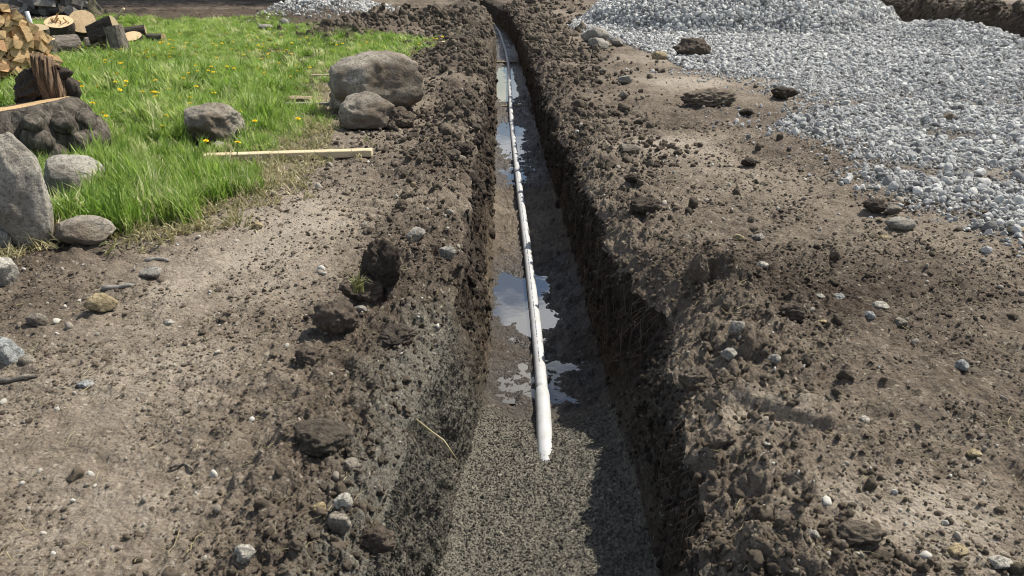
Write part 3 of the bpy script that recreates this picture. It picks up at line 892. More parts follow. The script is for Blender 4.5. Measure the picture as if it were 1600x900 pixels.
B('stone', 'pale stone just below the largest oval one', 1361, 502, 18, 16, 'rock_blue', 94)
B('stone', 'dark round clod-like stone below the pale pair', 1409, 514, 22, 18, 'rock_dirty', 95)
B('stone', 'triangular dark grey stone on the right bank', 1153, 526, 28, 26, 'rock_grey', 96, .6, cuts=10)
B('stone', 'pointed grey stone near the right trench lip', 1142, 561, 26, 22, 'rock_grey', 97, cuts=9)
B('stone', 'rounded grey stone below the pointed one on the bank', 1212, 568, 22, 18, 'rock_grey', 98)
B('stone', 'upright pale grey stone standing at the right side of the photo', 1506, 583, 22, 22, 'rock_blue', 99)
B('stone', 'angular stone at the edge of the spread gravel, beside a dark clod', 1397, 338, 30, 20, 'rock_dirty', 100, cuts=10)
B('stone', 'rough grey lump at the lower edge of the spread gravel', 1412, 361, 48, 24, 'rock_grey', 101)
B('stone', 'brown brick-shaped stone on the soil under the gravel edge', 1383, 376, 19, 10, 'rock_ochre', 102, cuts=11)
B('stone', 'brownish stone at the right frame edge in the gravel', 1594, 362, 26, 12, 'rock_ochre', 103)
B('stone', 'white egg-shaped stone in the soil of the lower right', 1199, 700, 14, 10, 'rock_pale', 104)
B('stone', 'twin white pebble under the egg-shaped stone', 1195, 713, 12, 9, 'rock_pale', 105)
B('stone', 'pale oval stone right of the smooth scrape', 1352, 662, 18, 12, 'rock_pale', 106)
B('stone', 'light stone above a dark crumbly mound at the right', 1525, 716, 24, 14, 'rock_ochre', 107)
B('stone', 'grey rounded stone above the bottom shadow at the right', 1270, 846, 22, 18, 'rock_grey', 108)
B('stone', 'flat pale stone set in the dried mud at the lower right', 1500, 872, 36, 20, 'rock_ochre', 109, .8)
B('stone', 'pale stone in the corner of the lower right', 1570, 892, 34, 22, 'rock_pale', 110)
B('stone', 'pinkish flat pebble near the dark clod on the right', 1287, 500, 15, 7, 'rock_ochre', 111)
B('stone', 'white pebble in front of the dark clod on the right', 1229, 508, 13, 9, 'rock_pale', 112)
B('stone', 'whitish broken stone in a cluster on the right ground', 1312, 466, 20, 12, 'rock_blue', 113)
B('stone', 'grey stone at the left of the broken pebble cluster', 1282, 470, 16, 11, 'rock_grey', 114)
B('boulder', 'squared grey block at the far edge of the lawn', 412, 33, 22, 10, 'rock_grey', 115, .7, 'rock', cuts=11)
B('boulder', 'upright rounded rock against the far grey ash heap', 441, 29, 16, 17, 'rock_grey', 116, .8, 'rock')
B('boulder', 'small grey block at the lawn edge behind the dandelions', 404, 35, 10, 6, 'rock_grey', 117, .8, 'rock')
B('boulder', 'low sandy stone in the turf left of the large boulder', 468, 163, 40, 9, 'rock_ochre', 118, .9, 'rock')

# sod clods
def clod(label, px, py, wpx, hpx, seed, mat='sod', depth=.8, name='sod_clod', cat='sod clod', rough=.2, lump=.35, minh=.46, **k):
    return stone(name, label, px, py, wpx, hpx, mat, seed, depth, cat, sub=5, cuts=4, rough=rough, lump=lump, sink=.1, minh=minh, **k)
clod('tall dark root-bound sod clod beside the trench', 594, 462, 68, 92, 201, depth=.7)
clod('dark sod clod with dry grass leaning left of the tall one', 562, 478, 70, 52, 202)
clod('low dark sod clod in front of the grassy one', 520, 528, 78, 66, 203)
clod('small dark clod trailing below the low sod clod', 478, 575, 44, 32, 204)
clod('flat dark clod between the sod clods and the trench', 620, 535, 60, 30, 205)
clod('overhanging yellow-topped clod on the left bank', 497, 718, 94, 34, 206, mat='clod', lump=.25)
clod('dark hollow clod low on the left trench bank', 585, 868, 66, 46, 207, mat='sod', depth=.6)
clod('black clod in front of the grey boulder in the grass', 382, 222, 44, 26, 208)
clod('dark clod heap at the right foot of the large boulder', 625, 200, 52, 36, 209)
clod('wide dark turf clod lying on the soil before the gravel', 1112, 168, 92, 32, 211, depth=.55, minh=.26, mat='clod', rough=.4)
clod('dark turf clod left behind at the gravel edge', 1085, 88, 62, 30, 212, depth=.7)
clod('low dark clod at the edge of the bright gravel', 1230, 158, 46, 14, 213, depth=.7)
clod('small black clod right of the wide turf clod', 1168, 182, 24, 13, 214)
clod('small black clod on the smooth soil at the right', 1171, 262, 26, 16, 215)
clod('dark crumbly clod among white pebbles on the right', 1246, 500, 46, 34, 216)
clod('black hollow clod on the right trench edge', 1010, 340, 48, 32, 217)
clod('paired black clod on the right edge, nearer the trench', 990, 280, 28, 15, 218)
clod('paired black clod on the right edge, farther from the trench', 1020, 285, 24, 15, 219)
clod('ragged standing clod at the right lip with roots', 1092, 432, 40, 56, 220, depth=.6, mat='clod')
clod('black clod beside the angular stone under the gravel', 1370, 335, 38, 26, 221)
clod('dark clod on the far left spoil bank', 716, 62, 30, 14, 222)
clod('black clod in the shade of the far left bank', 734, 88, 20, 12, 223)
clod('dark clod on the left trench edge above the round stone', 724, 238, 32, 22, 224)
clod('crumbling clod on the low right bank by the frame bottom', 1130, 700, 46, 40, 225, mat='clod')
clod('rounded clod on the right lip above the smooth scrape', 1090, 612, 56, 44, 226, mat='clod')
clod('long low clod at the bottom right of the photo', 1350, 862, 84, 28, 227, mat='clod', depth=.6)

# ------------------------------------------------------------------ lumber
x_, y_ = at(452, 250)
board('lumber_board', 'long pale board lying from the grass onto the bare soil', (x_ + .0, y_, gz(x_, y_) + .055), (1.50, .10, .062), R(2.5), M['lumber'], ry=R(-1.2), cat='board')
x_, y_ = at(482, 169)
board('lumber_board', 'grey-green board poking out of the grass left of the boulder', (x_ + .1, y_, .05), (.75, .09, .04), R(3), M['grey_wood'], cat='board')
x_, y_ = at(497, 127)
board('lumber_board', 'thin pale stick end showing behind the boulder', (x_ + .2, y_, .09), (.6, .04, .025), R(0), M['lumber'], cat='board')
x_, y_ = at(699, 84)
board('wood_block', 'short sawn wood block on the soil by the far trench', (x_, y_, gz(x_, y_) + .05), (.30, .16, .09), R(-25), M['lumber'], cat='wood block')

def strand(name, label, pix, r, mat, cat, lift=.01):
    pts_ = []
    for (px, py) in pix:
        x, y = at(px, py); pts_.append(Vector((x, y, gz(x, y) + lift)))
    pts_ = [pts_[0].lerp(pts_[0], 0)] + [a_.lerp(b_, f_) for a_, b_ in zip(pts_[:-1], pts_[1:]) for f_ in (.33, .66, 1.0)]
    base = pts_[0].copy()
    V, F = tube([p - base + Vector((0, 0, .004 * math.sin(i * 1.7))) for i, p in enumerate(pts_)], [r * (1 - .4 * i / len(pts_)) for i in range(len(pts_))], 7)
    o = obj(name, py_mesh(name, V, F), mat); o.location = base
    return tag(o, label, cat)
strand('stick', 'brown stick pressed into the soil at the left frame edge', ((-12, 590), (20, 591), (58, 588)), .014, M['bark'], 'stick')
strand('stick', 'grey broken stick lying above the ochre stone on the track', ((160, 449), (185, 447), (210, 446)), .017, M['grey_wood'], 'stick')
strand('stick', 'short pale stick on the track below the long grass', ((228, 409), (245, 408), (264, 409)), .015, M['grey_wood'], 'stick')
strand('root_strand', 'thin curved pale rootlet lying on the lower left track', ((293, 868), (298, 856), (300, 845), (309, 838), (319, 833)), .0022, M['straw'], 'rootlet')
strand('root_strand', 'dead brown root poking from the soil by the small angular rocks', ((262, 720), (285, 716), (300, 722)), .005, M['bark'], 'root')

# ------------------------------------------------------------------ logs
def frame_from(axis, roll=0.):
    q = Vector(axis).normalized().to_track_quat('Z', 'Y')
    return (q.to_matrix() @ Matrix.Rotation(roll, 3, 'Z')).to_euler()

def log_round(label, c, axis, r, ln, bark='bark', cut='cut', seed=0, half=False, name='log_round', cat='log', group=None, splinters=0):
    t = empty(name, c, frame_from(axis, seed)); tag(t, label, cat, group)
    rs = np.random.RandomState(seed); nS = 44; nZ = 9
    th = np.linspace(0, 2 * np.pi, nS, endpoint=False)
    prof = r * (1 + .10 * (fbm(np.cos(th) * 1.2 + seed, np.sin(th) * 1.2, 3, seed) - .5) * 2)
    if half: prof = np.where(np.sin(th) < -.15, np.minimum(prof, .15 * r / np.maximum(-np.sin(th), .15)), prof)
    V = []; F = []
    for j in range(nZ):
        z = -ln / 2 + ln * j / (nZ - 1)
        rr = prof * (1 + .07 * (fbm(th * 6 + 3, th * 0 + z * 9, 3, seed + 7) - .5) * 2)
        if j in (0, nZ - 1): rr = prof * .985
        for k in range(nS): V.append((rr[k] * math.cos(th[k]), rr[k] * math.sin(th[k]), z))
        if j:
            for k in range(nS): F.append(((j - 1) * nS + k, (j - 1) * nS + (k + 1) % nS, j * nS + (k + 1) % nS, j * nS + k))
    obj('bark', py_mesh('bark', V, F), M[bark], t)
    for s in (-1, 1):
        V = []; F = []
        for j, f in enumerate((1.0, .75, .5, .25)):
            for k in range(nS): V.append((prof[k] * .99 * f * math.cos(th[k]), prof[k] * .99 * f * math.sin(th[k]), s * (ln / 2 - .001 + .006 * (1 - f)) + .006 * (rs.rand() - .5) * (f < 1)))
            if j:
                for k in range(nS):
                    q = ((j - 1) * nS + k, (j - 1) * nS + (k + 1) % nS, j * nS + (k + 1) % nS, j * nS + k)
                    F.append(q if s > 0 else q[::-1])
        V.append((0, 0, s * (ln / 2 + .004)))
        for k in range(nS):
            q = (3 * nS + k, 3 * nS + (k + 1) % nS, len(V) - 1); F.append(q if s > 0 else q[::-1])
        obj('cut_face', py_mesh('cut_face', V, F), M[cut], t)
    for i in range(splinters):
        a = rs.rand() * 6.28; q = r * (.15 + .6 * rs.rand()); h = .05 + .22 * rs.rand() ** 2
        p0 = Vector((q * math.cos(a), q * math.sin(a), ln / 2 - .005)); dv = Vector((rs.normal() * .5, rs.normal() * .5, 1)).normalized()
        w = .012 + .012 * rs.rand()
        V, F = tube([p0, p0 + dv * h * .6, p0 + dv * h + Vector((rs.normal() * .02, rs.normal() * .02, 0))], [w, w * .7, w * .12], 5)
        obj('splinter', py_mesh('splinter', V, F, False), M['split'], t)
    return t

def P(px, py, h=0.0):
    """ground point seen at that pixel, raised by h; height is compensated along the ray"""
    x, y = at(px, py, h); return (x, y, h)

log_round('upright log round with torn splinters standing up from its cut top', P(97, 49, .34), (.14, -.42, 1), .27, .44, 'bark_dark', 'cut', 301, splinters=16)
log_round('broad pale log disc tilted to face the lawn', P(131, 38, .46), (.22, -.78, .58), .265, .24, 'bark_dark', 'cut', 302)
log_round('log supporting the broad pale disc from below', P(131, 62, .16), (.9, .3, .05), .15, .5, 'bark_dark', 'cut_old', 303)
log_round('thick log round lying with its olive end towards the woodpile', P(104, 73, .20), (-.72, -.70, .02), .215, .42, 'bark', 'cut_old', 304)
log_round('small pale log lying between the rounds and the leaning log', P(147, 68, .13), (-.75, -.6, 0), .13, .32, 'bark', 'cut_old', 305)
log_round('dark half log resting across the top of the leaning logs', P(157, 46, .48), (.86, -.12, .33), .17, .58, 'bark_dark', 'cut_old', 306, half=True, name='half_log')
log_round('tall grey split log leaning beside the dark half log', P(185, 66, .27), (-.20, .05, 1), .17, .58, 'bark', 'split', 307, half=True, name='half_log')
log_round('short dark log standing in front of the leaning split log', P(164, 71, .19), (.03, 0, 1), .10, .38, 'bark_dark', 'cut_old', 308, half=True, name='half_log')
log_round('thin log slice with its fresh face turned up to the light', P(207, 60, .13), (.05, -.42, .9), .20, .12, 'bark_dark', 'cut', 309, name='log_slice')
log_round('dark log lying behind the fresh log slice', P(212, 51, .16), (.95, .3, .1), .14, .45, 'bark_dark', 'cut_old', 310)
log_round('short mossy grey log at the end of the log group', P(244, 60, .11), (.95, -.1, 0), .11, .36, 'bark_moss', 'cut_old', 311)
log_round('small weathered wood chunk in the grass below the log slice', P(221, 76, .07), (.9, -.3, .1), .07, .28, 'bark', 'grey_wood', 312, half=True, name='wood_chunk')
log_round('mossy log round showing behind the corner of the woodpile', P(62, 54, .40), (.3, -.2, 1), .15, .3, 'bark_moss', 'cut_old', 313)
log_round('grey barked log round standing at the corner of the woodpile', P(72, 78, .19), (.1, -.1, 1), .17, .40, 'bark', 'cut', 314)

hx_, hy_, hz_ = P(182, 27, .66)
V, F = tube([(-.20, 0, -.17), (-.06, 0, -.05), (.08, 0, .07), (.17, 0, .15), (.185, 0, .162)], [.026, .024, .025, .030, .020], 10)
o = obj('wooden_handle', py_mesh('wooden_handle', V, F), M['lumber']); o.location = (hx_, hy_, hz_)
tag(o, 'pale round-ended wooden handle sticking up beside the dark half log', 'handle')
hx_, hy_, hz_ = P(49, 40, .35)
V, F = tube([(.02, 0, -.4), (0, 0, 0), (-.03, 0, .30)], [.045, .045, .045], 14)
o = obj('metal_post', py_mesh('metal_post', V, F), M['metal']); o.location = (hx_, hy_, hz_)
tag(o, 'short grey metal post standing behind the woodpile', 'post')

def billet_mesh(seed, ln=.40, s=.075):
    """a split log: wedge section, two split faces, one barked face"""
    rs = np.random.RandomState(seed)
    kind = seed % 3
    if kind == 0: poly = [(-1, -.8), (1.0, -.75), (.85, .35), (.2, .9), (-.75, .7)]
    elif kind == 1: poly = [(-1.05, -.7), (1.0, -.85), (1.0, .3), (-.1, .9), (-.7, .3)]
    else: poly = [(-.9, -.9), (.8, -.75), (.95, .6), (.1, .95), (-.8, .7)]
    poly = [(a * s * (1 + .12 * rs.normal()), b * s * (1 + .12 * rs.normal())) for a, b in poly]
    n = len(poly); V = []; F = []; mi = []
    zs = [-ln / 2, -ln / 6, ln / 6, ln / 2]
    for j, z in enumerate(zs):
        for (a, b) in poly:
            V.append((a + .004 * rs.normal() + .01 * math.sin(z * 9 + seed), b + .004 * rs.normal(), z + (.012 * rs.normal() if j in (0, 3) else 0)))
        if j:
            for k in range(n):
                F.append(((j - 1) * n + k, (j - 1) * n + (k + 1) % n, j * n + (k + 1) % n, j * n + k)); mi.append(2 if k in (2, 3) and rs.rand() < .6 else 1)
    F.append(tuple(range(n))[::-1]); mi.append(0)
    F.append(tuple(range(3 * n, 4 * n))); mi.append(0)
    me = py_mesh('split_log', V, F, False)
    return me, mi
BILLETS = []
for sd in range(10):
    me, mi = billet_mesh(400 + sd)
    for m_ in (('split_red', 'split', 'bark_dark') if sd in (4, 9) else ('split', 'split', 'bark_dark')): me.materials.append(M[m_])
    me.polygons.foreach_set('material_index', mi); BILLETS.append(me)
rs = np.random.RandomState(77)
px0, py0 = at(104, 122)
nrm = Vector((.82, -.55, .06)).normalized(); tg = Vector((-.55, -.82, 0)).normalized()
SPECIAL = {(7, 1): 'black barked split log near the top corner of the woodpile', (0, 0): 'lowest split log at the lawn corner of the woodpile', (2, 6): 'reddish split log low in the woodpile at the frame edge'}
for row in range(15):
    z = .06 + row * .098
    start = .12 * z + 1.05 * max(z - .62, 0)
    i = 0; u = start + .05 * rs.rand()
    while u < 1.25:
        ln_ = .098 + .035 * rs.rand()
        sd = rs.randint(10)
        lab = SPECIAL.get((row, i), 'pale split log stacked in the woodpile with its end showing')
        c = Vector((px0, py0, 0)) + tg * (u + ln_ / 2) + Vector((0, 0, z + .02 * rs.normal())) + nrm * (-.2 + .035 * rs.normal())
        o = bpy.data.objects.new('split_log', BILLETS[sd if (row, i) != (2, 6) else 4]); COL.objects.link(o)
        o.location = c
        ax = (nrm + Vector((rs.normal() * .05, rs.normal() * .05, rs.normal() * .04))).normalized()
        o.rotation_euler = frame_from(ax, rs.rand() * 6.28)
        o.scale = (.9 + .2 * rs.rand(),) * 2 + (1,)
        tag(o, lab, 'split log', 'split logs stacked in the woodpile')
        u += ln_; i += 1
# weathered heap in the shade
GB = []
for sd in range(5):
    me, mi = billet_mesh(430 + sd, .62, .13); me.materials.append(M['grey_wood']); GB.append(me)
for i in range(34):
    px = 18 + 88 * rs.rand(); lay = rs.randint(3)
    x_, y_ = at(px, 27 - 3 * rs.rand()); y_ += 1.2 * rs.rand()
    o = bpy.data.objects.new('weathered_log', GB[rs.randint(5)]); COL.objects.link(o)
    o.location = (x_, y_, .12 + .24 * lay + .06 * rs.rand())
    o.rotation_euler = (R(90) + .35 * rs.normal(), rs.rand() * 6.28, rs.rand() * 6.28)
    tag(o, 'grey weathered split log in the shaded heap behind the lawn', 'split log', 'weathered logs in the shade')

# ------------------------------------------------------------------ the old stump and the rotten chunk on it
def stump():
    x, y = at(40, 255); x -= .12; y += .35
    t = empty('tree_stump', (x, y, gz(x, y))); tag(t, 'old uprooted stump with knobbly grey bark and a slanting sawn top', 'stump')
    nS, nZ = 120, 40
    V = []; F = []
    th = np.linspace(0, 2 * np.pi, nS, endpoint=False)
    for j in range(nZ):
        w = j / (nZ - 1); z = -.06 + .50 * w
        r = .50 + .10 * np.sin(w * 3.0) - .10 * w ** 3
        lumps = 1.5 * domes(th * .55 + .12 * z, th * 0 + z * .8, .26, 501, .97, .36, .66, asp=.75, warp=.12) * np.clip(1.2 - w, .2, 1)
        bl = sst(5.9, 6.283, th); lumps = lumps * (1 - bl) + bl * lumps[0]
        rr = r + lumps * 1.0 + .03 * (fbm(np.cos(th) * 6, np.sin(th) * 6 + z * 9, 3, 502) - .5)
        if j >= nZ - 2: rr = rr * (.97 if j == nZ - 2 else .93)
        for k in range(nS):
            xx, yy = rr[k] * math.cos(th[k]) * 1.0, rr[k] * math.sin(th[k]) * .82
            V.append((xx, yy, z + w * (-.10 * xx + .02 * yy) * 0 + w * (.16 * xx)))
        if j:
            for k in range(nS): F.append(((j - 1) * nS + k, (j - 1) * nS + (k + 1) % nS, j * nS + (k + 1) % nS, j * nS + k))
    obj('bark', py_mesh('bark', V, F), M['stump_bark'], t)
    rs_ = np.random.RandomState(515)
    for (a_, zz_, w_, h_) in ((-18, .10, .26, .34), (-45, .06, .24, .30), (-5, .30, .24, .22), (-32, .32, .22, .2), (-58, .34, .2, .18), (15, .16, .26, .3)):
        me_ = rock_mesh('root_knob', int(520 + a_), (w_, w_ * .9, h_), 4, 2, .07, .16, 0)
        kb = obj('root_knob', me_, M['stump_bark'], t); th_ = R(a_)
        kb.location = (.55 * math.cos(th_), .46 * math.sin(th_), zz_); kb.rotation_euler = (.25 * rs_.normal(), .25 * rs_.normal(), th_)
    top = V[-nS:]; c = Vector((sum(v[0] for v in top) / nS, sum(v[1] for v in top) / nS, sum(v[2] for v in top) / nS + .01))
    TV = [tuple(Vector(v) * 1.0) for v in top] + [tuple(c + (Vector(v) - c) * .5 + Vector((0, 0, .008 * math.sin(i * 2.1)))) for i, v in enumerate(top)] + [tuple(c)]
    TF = [(k, (k + 1) % nS, nS + (k + 1) % nS, nS + k) for k in range(nS)] + [(nS + k, nS + (k + 1) % nS, 2 * nS) for k in range(nS)]
    obj('sawn_top', py_mesh('sawn_top', TV, TF), M['split'], t)
    return x, y
sx_, sy_ = stump()

def rotten():
    x, y = sx_ + .10, sy_ + .22
    t = empty('rotten_log', (x, y, .42)); tag(t, 'black and brown rotten wood chunk lying on the old stump', 'wood chunk')
    me = rock_mesh('charred_core', 511, (.62, .36, .40), 5, 5, .38, .5, 0)
    c = co_of(me); c[:, 2] += .10 * np.clip(c[:, 0] / .29, -1, 1) * 1.0
    c[:, 2] += .19; set_co(me, c)
    obj('charred_core', me, M['burnt'], t)
    # brown split face: a thick bent slab on the sunny side
    V = []; F = []; nA, nB = 26, 40
    for side in (0, 1):
        for i in range(nA):
            a = i / (nA - 1)
            for j in range(nB):
                b = j / (nB - 1)
                wd = .17 + .10 * math.sin(a * 2.6)
                xx = .13 + (b - .5) * wd * .85 + .03 * (1 - a) - .03 * a
                zz = -.02 + .46 * a * (1 - .55 * (b - .25) ** 2 + .05 * math.sin(b * 23) + .05 * math.sin(b * 51) + .03 * math.sin(b * 97))
                yy = -.20 + .10 * a + .06 * b + .02 * math.sin(a * 5 + b * 3) + (0.06 if side else 0) + .010 * math.sin(b * 47 + 2 * math.sin(a * 4)) + .012 * math.sin(b * 19 + a) + .008 * math.sin(b * 83 + a * 3)
                V.append((xx, yy, zz))
    o2 = nA * nB
    for i in range(nA - 1):
        for j in range(nB - 1):
            q = (i * nB + j, i * nB + j + 1, (i + 1) * nB + j + 1, (i + 1) * nB + j)
            F.append(q); F.append(tuple(o2 + k for k in q[::-1]))
    edge = [j for j in range(nB)] + [i * nB + nB - 1 for i in range(1, nA)] + [(nA - 1) * nB + j for j in range(nB - 2, -1, -1)] + [i * nB for i in range(nA - 2, 0, -1)]
    for k in range(len(edge)):
        a, b = edge[k], edge[(k + 1) % len(edge)]; F.append((b, a, o2 + a, o2 + b))
    obj('split_face', py_mesh('split_face', V, F), M['rotten'], t)
    me = rock_mesh('knot', 513, (.14, .16, .24), 4, 5, .2, .3, 0); o = obj('knot', me, M['bark_dark'], t); o.location = (.26, 0, .14)
rotten()

# ------------------------------------------------------------------ trees standing over the back of the lawn
def tree(label, x, y, h, rad, seed, mat='bark_moss', name='shade_tree'):
    t = empty(name, (x, y, 0)); tag(t, label, 'tree', 'trees behind the lawn')
    rs = np.random.RandomState(seed)
    zs = [-.1, .05, .2, .45, .9, 1.8, 3.5, h * .6]
    fac = [2.2, 1.75, 1.4, 1.15, 1.0, .92, .8, .5]
    nS = 36; V = []; F = []
    th = np.linspace(0, 2 * np.pi, nS, endpoint=False)
    for j, z in enumerate(zs):
        fl = 1 + .35 * np.clip(fac[j] - 1, 0, 2) * np.sin(th * 5 + seed)
        for k in range(nS): V.append((.33 * fac[j] * fl[k] * math.cos(th[k]), .33 * fac[j] * fl[k] * math.sin(th[k]), z))
        if j:
            for k in range(nS): F.append(((j - 1) * nS + k, (j - 1) * nS + (k + 1) % nS, j * nS + (k + 1) % nS, j * nS + k))
    tr = obj('trunk', py_mesh('trunk', V, F), M[mat], t)
    tips = []
    for i in range(16):
        a = rs.rand() * 6.28; z0 = h * (.25 + .35 * rs.rand()); L = rad * (.6 + .4 * rs.rand())
        p = [Vector((0, 0, z0)), Vector((math.cos(a) * L * .5, math.sin(a) * L * .5, z0 + h * .12)), Vector((math.cos(a) * L, math.sin(a) * L, z0 + h * (.15 + .2 * rs.rand())))]
        V, F = tube(p, [.11, .07, .02], 7); obj('limb', py_mesh('limb', V, F), M[mat], tr); tips += [p[1], p[2]]
    n = 9000
    cl = np.array([tips[i % len(tips)] for i in rs.randint(0, len(tips), 90)]) + rs.normal(size=(90, 3)) * [1.0, 1.0, .8]
    ci = rs.randint(0, 90, n)
    c = cl[ci] + rs.normal(size=(n, 3)) * .55
    a = rs.normal(size=(n, 3)); a /= np.linalg.norm(a, axis=1)[:, None]
    b = np.cross(a, rs.normal(size=(n, 3))); b /= np.linalg.norm(b, axis=1)[:, None]
    s = (.09 + .07 * rs.rand(n))[:, None]
    V = np.stack([c - a * s, c - b * s * .6, c + a * s, c + b * s * .6], 1).reshape(-1, 3)
    me = mesh_from('crown', V, np.arange(4 * n).reshape(n, 4)); obj('crown', me, M['leaf'], t)
x_, y_ = at(133, 21)
tree('tree with a flared mossy foot in the shade behind the logs', x_, y_, 11, 4.6, 601)
tree('tree beyond the picture top shading the lawn back, nearest the trench', -7.5, 42, 12, 5.2, 602)
tree('tree beyond the top of the picture shading the soil behind the log group', -13, 41, 12, 5.4, 603)
tree('tree beyond the top of the picture above the shaded log heap, farthest from the trench', -19, 41, 12, 5.4, 604)

# ------------------------------------------------------------------ scattered stuff (instances of a few shapes)
def proto_col(name, meshes, mat):
    c = bpy.data.collections.new(name)
    for i, me in enumerate(meshes):
        if len(me.materials) == 0: me.materials.append(mat)
        c.objects.link(bpy.data.objects.new(f'{name}_{i:02d}', me))
    return c

def scatter(name, pts, rot, scl, idx, col, extra=None):
    me = bpy.data.meshes.new(name); n = len(pts)
    me.vertices.add(n); me.vertices.foreach_set('co', np.asarray(pts, np.float32).ravel())
    a = me.attributes.new('rot', 'FLOAT_VECTOR', 'POINT'); a.data.foreach_set('vector', np.asarray(rot, np.float32).ravel())
    scl = np.asarray(scl, np.float32)
    if scl.ndim == 1: scl = np.repeat(scl[:, None], 3, 1)
    a = me.attributes.new('scl', 'FLOAT_VECTOR', 'POINT'); a.data.foreach_set('vector', scl.ravel())
    a = me.attributes.new('idx', 'INT', 'POINT'); a.data.foreach_set('value', np.asarray(idx, np.int32))
    if extra is not None:
        a = me.attributes.new('dry', 'FLOAT', 'POINT'); a.data.foreach_set('value', np.asarray(extra, np.float32))
    o = bpy.data.objects.new(name, me); COL.objects.link(o)
    ng = bpy.data.node_groups.new(name + '_spread', 'GeometryNodeTree')
    ng.interface.new_socket('Geometry', in_out='INPUT', socket_type='NodeSocketGeometry')
    ng.interface.new_socket('Geometry', in_out='OUTPUT', socket_type='NodeSocketGeometry')
    nd = ng.nodes; L = ng.links
    gi, go = nd.new('NodeGroupInput'), nd.new('NodeGroupOutput')
    ip = nd.new('GeometryNodeInstanceOnPoints'); ci = nd.new('GeometryNodeCollectionInfo')
    ci.inputs['Collection'].default_value = col
    ci.inputs['Separate Children'].default_value = True; ci.inputs['Reset Children'].default_value = True
    def named(nm, ty):
        q = nd.new('GeometryNodeInputNamedAttribute'); q.data_type = ty; q.inputs['Name'].default_value = nm; return q.outputs['Attribute']
    er = nd.new('FunctionNodeEulerToRotation')
    L.new(gi.outputs[0], ip.inputs['Points']); L.new(ci.outputs[0], ip.inputs['Instance'])
    ip.inputs['Pick Instance'].default_value = True
    L.new(named('idx', 'INT'), ip.inputs['Instance Index'])
    L.new(named('rot', 'FLOAT_VECTOR'), er.inputs[0]); L.new(er.outputs[0], ip.inputs['Rotation'])
    L.new(named('scl', 'FLOAT_VECTOR'), ip.inputs['Scale'])
    L.new(ip.outputs[0], go.inputs[0])
    md = o.modifiers.new('spread', 'NODES'); md.node_group = ng
    return tag(o, kind='stuff')

RS = np.random.RandomState(2024)
def rnd_rot(n): return RS.rand(n, 3) * 6.283
def sample(n, y0, y1, side=0):
    """points over the bare ground, thinning out with distance"""
    y = y0 * (y1 / y0) ** RS.rand(n)
    W = .66 * y + .8
    x = (RS.rand(n) * 2 - 1) * W
    q = lips(y)
    k = (x < q[0] - .01) | (x > q[3] + .01)
    return x[k], y[k], q[0][k], q[3][k]

STONES = [rock_mesh('pebble', 700 + i, (1, .7 + .05 * (i % 4), .55 + .06 * (i % 3)), 2 if i else 2, 7, .05, .15, 0) for i in range(8)]
GRAVEL = [rock_mesh('gravel_stone', 720 + i, (1, .72 + .06 * (i % 4), .62 + .07 * (i % 3)), 2, 10, .04, .12, 0) for i in range(10)]
CLODS = [rock_mesh('clod', 740 + i, (1, .8, .62), 3, 7, .42, .4, 0) for i in range(8)]
CRUMBS = [rock_mesh('crumb', 760 + i, (1, .85, .7), 2, 7, .25, .3, 0) for i in range(6)]
for me in GRAVEL + CRUMBS: me.polygons.foreach_set('use_smooth', np.zeros(len(me.polygons), bool))
C_peb = proto_col('pebble_shapes', STONES, M['pebble'])
C_grav = proto_col('gravel_shapes', GRAVEL, M['gravel'])
C_clod = proto_col('clod_shapes', CLODS, M['clod'])
C_crumb = proto_col('crumb_shapes', CRUMBS, M['crumb'])
C_sand = proto_col('sand_shapes', [m_.copy() for m_ in CRUMBS[:3]], None) if False else None

# crumbs of soil
x, y, ql, qr = sample(130000, 1.35, 8.5)
e = np.where(x < ql, ql - x, x - qr)
gr, tf = masks(x, y)
dr = dryness(x, y, e, x < ql, tf)
k = (RS.rand(len(x)) < np.clip(1.2 - dr * .9, .25, 1)) & (tf < .3) & (gr < .6) & (fbm(x * 3, y * 3, 3, 801) + .25 * RS.rand(len(x)) > .52)
x, y, dr = x[k], y[k], dr[k]; n = len(x)
sz = np.clip(.0085 * np.exp(.5 * RS.normal(size=n)), .004, .04) * np.clip(y / 3.2, .8, 1.6)
rt = rnd_rot(n); rt[:, :2] *= .08
scatter('soil_crumbs', np.stack([x, y, G(x, y) + sz * .12], 1), rt, np.stack([sz, sz, sz * .75], 1), RS.randint(0, 6, n), C_crumb, dr)
# grains on the sand bed and on the sandy bank
y = 1.5 * (4.1 / 1.5) ** RS.rand(26000); a_ = np.interp(y, TR[:, 0], TR[:, 2]); b_ = np.interp(y, TR[:, 0], TR[:, 3])
x = a_ + (b_ - a_) * RS.rand(len(y)); z, sa, _s = floor_f(x, y)
k = sa > .5; x, y, z = x[k], y[k], z[k]; n = len(x)
sz = np.clip(.0065 * np.exp(.4 * RS.normal(size=n)), .004, .022)
WP, WA = LAND['left_wall']
i_ = RS.randint(0, len(WP), 30000); i_ = i_[(WA[i_] > .5)]
wp = WP[i_] + RS.normal(size=(len(i_), 3)) * [.002, .01, .01]
sz2 = np.clip(.0070 * np.exp(.45 * RS.normal(size=len(wp))), .004, .022)
CS = proto_col('sand_shapes', [m_.copy() for m_ in CRUMBS[:4]], None)
for o_ in CS.objects: o_.data.materials.clear(); o_.data.materials.append(M['sandgrain'])
pts = np.concatenate([np.stack([x, y, z + sz * .2], 1), wp]); sz = np.concatenate([sz, sz2]); n = len(sz)
scatter('sand_grains', pts, rnd_rot(n), sz, RS.randint(0, 4, n), CS)
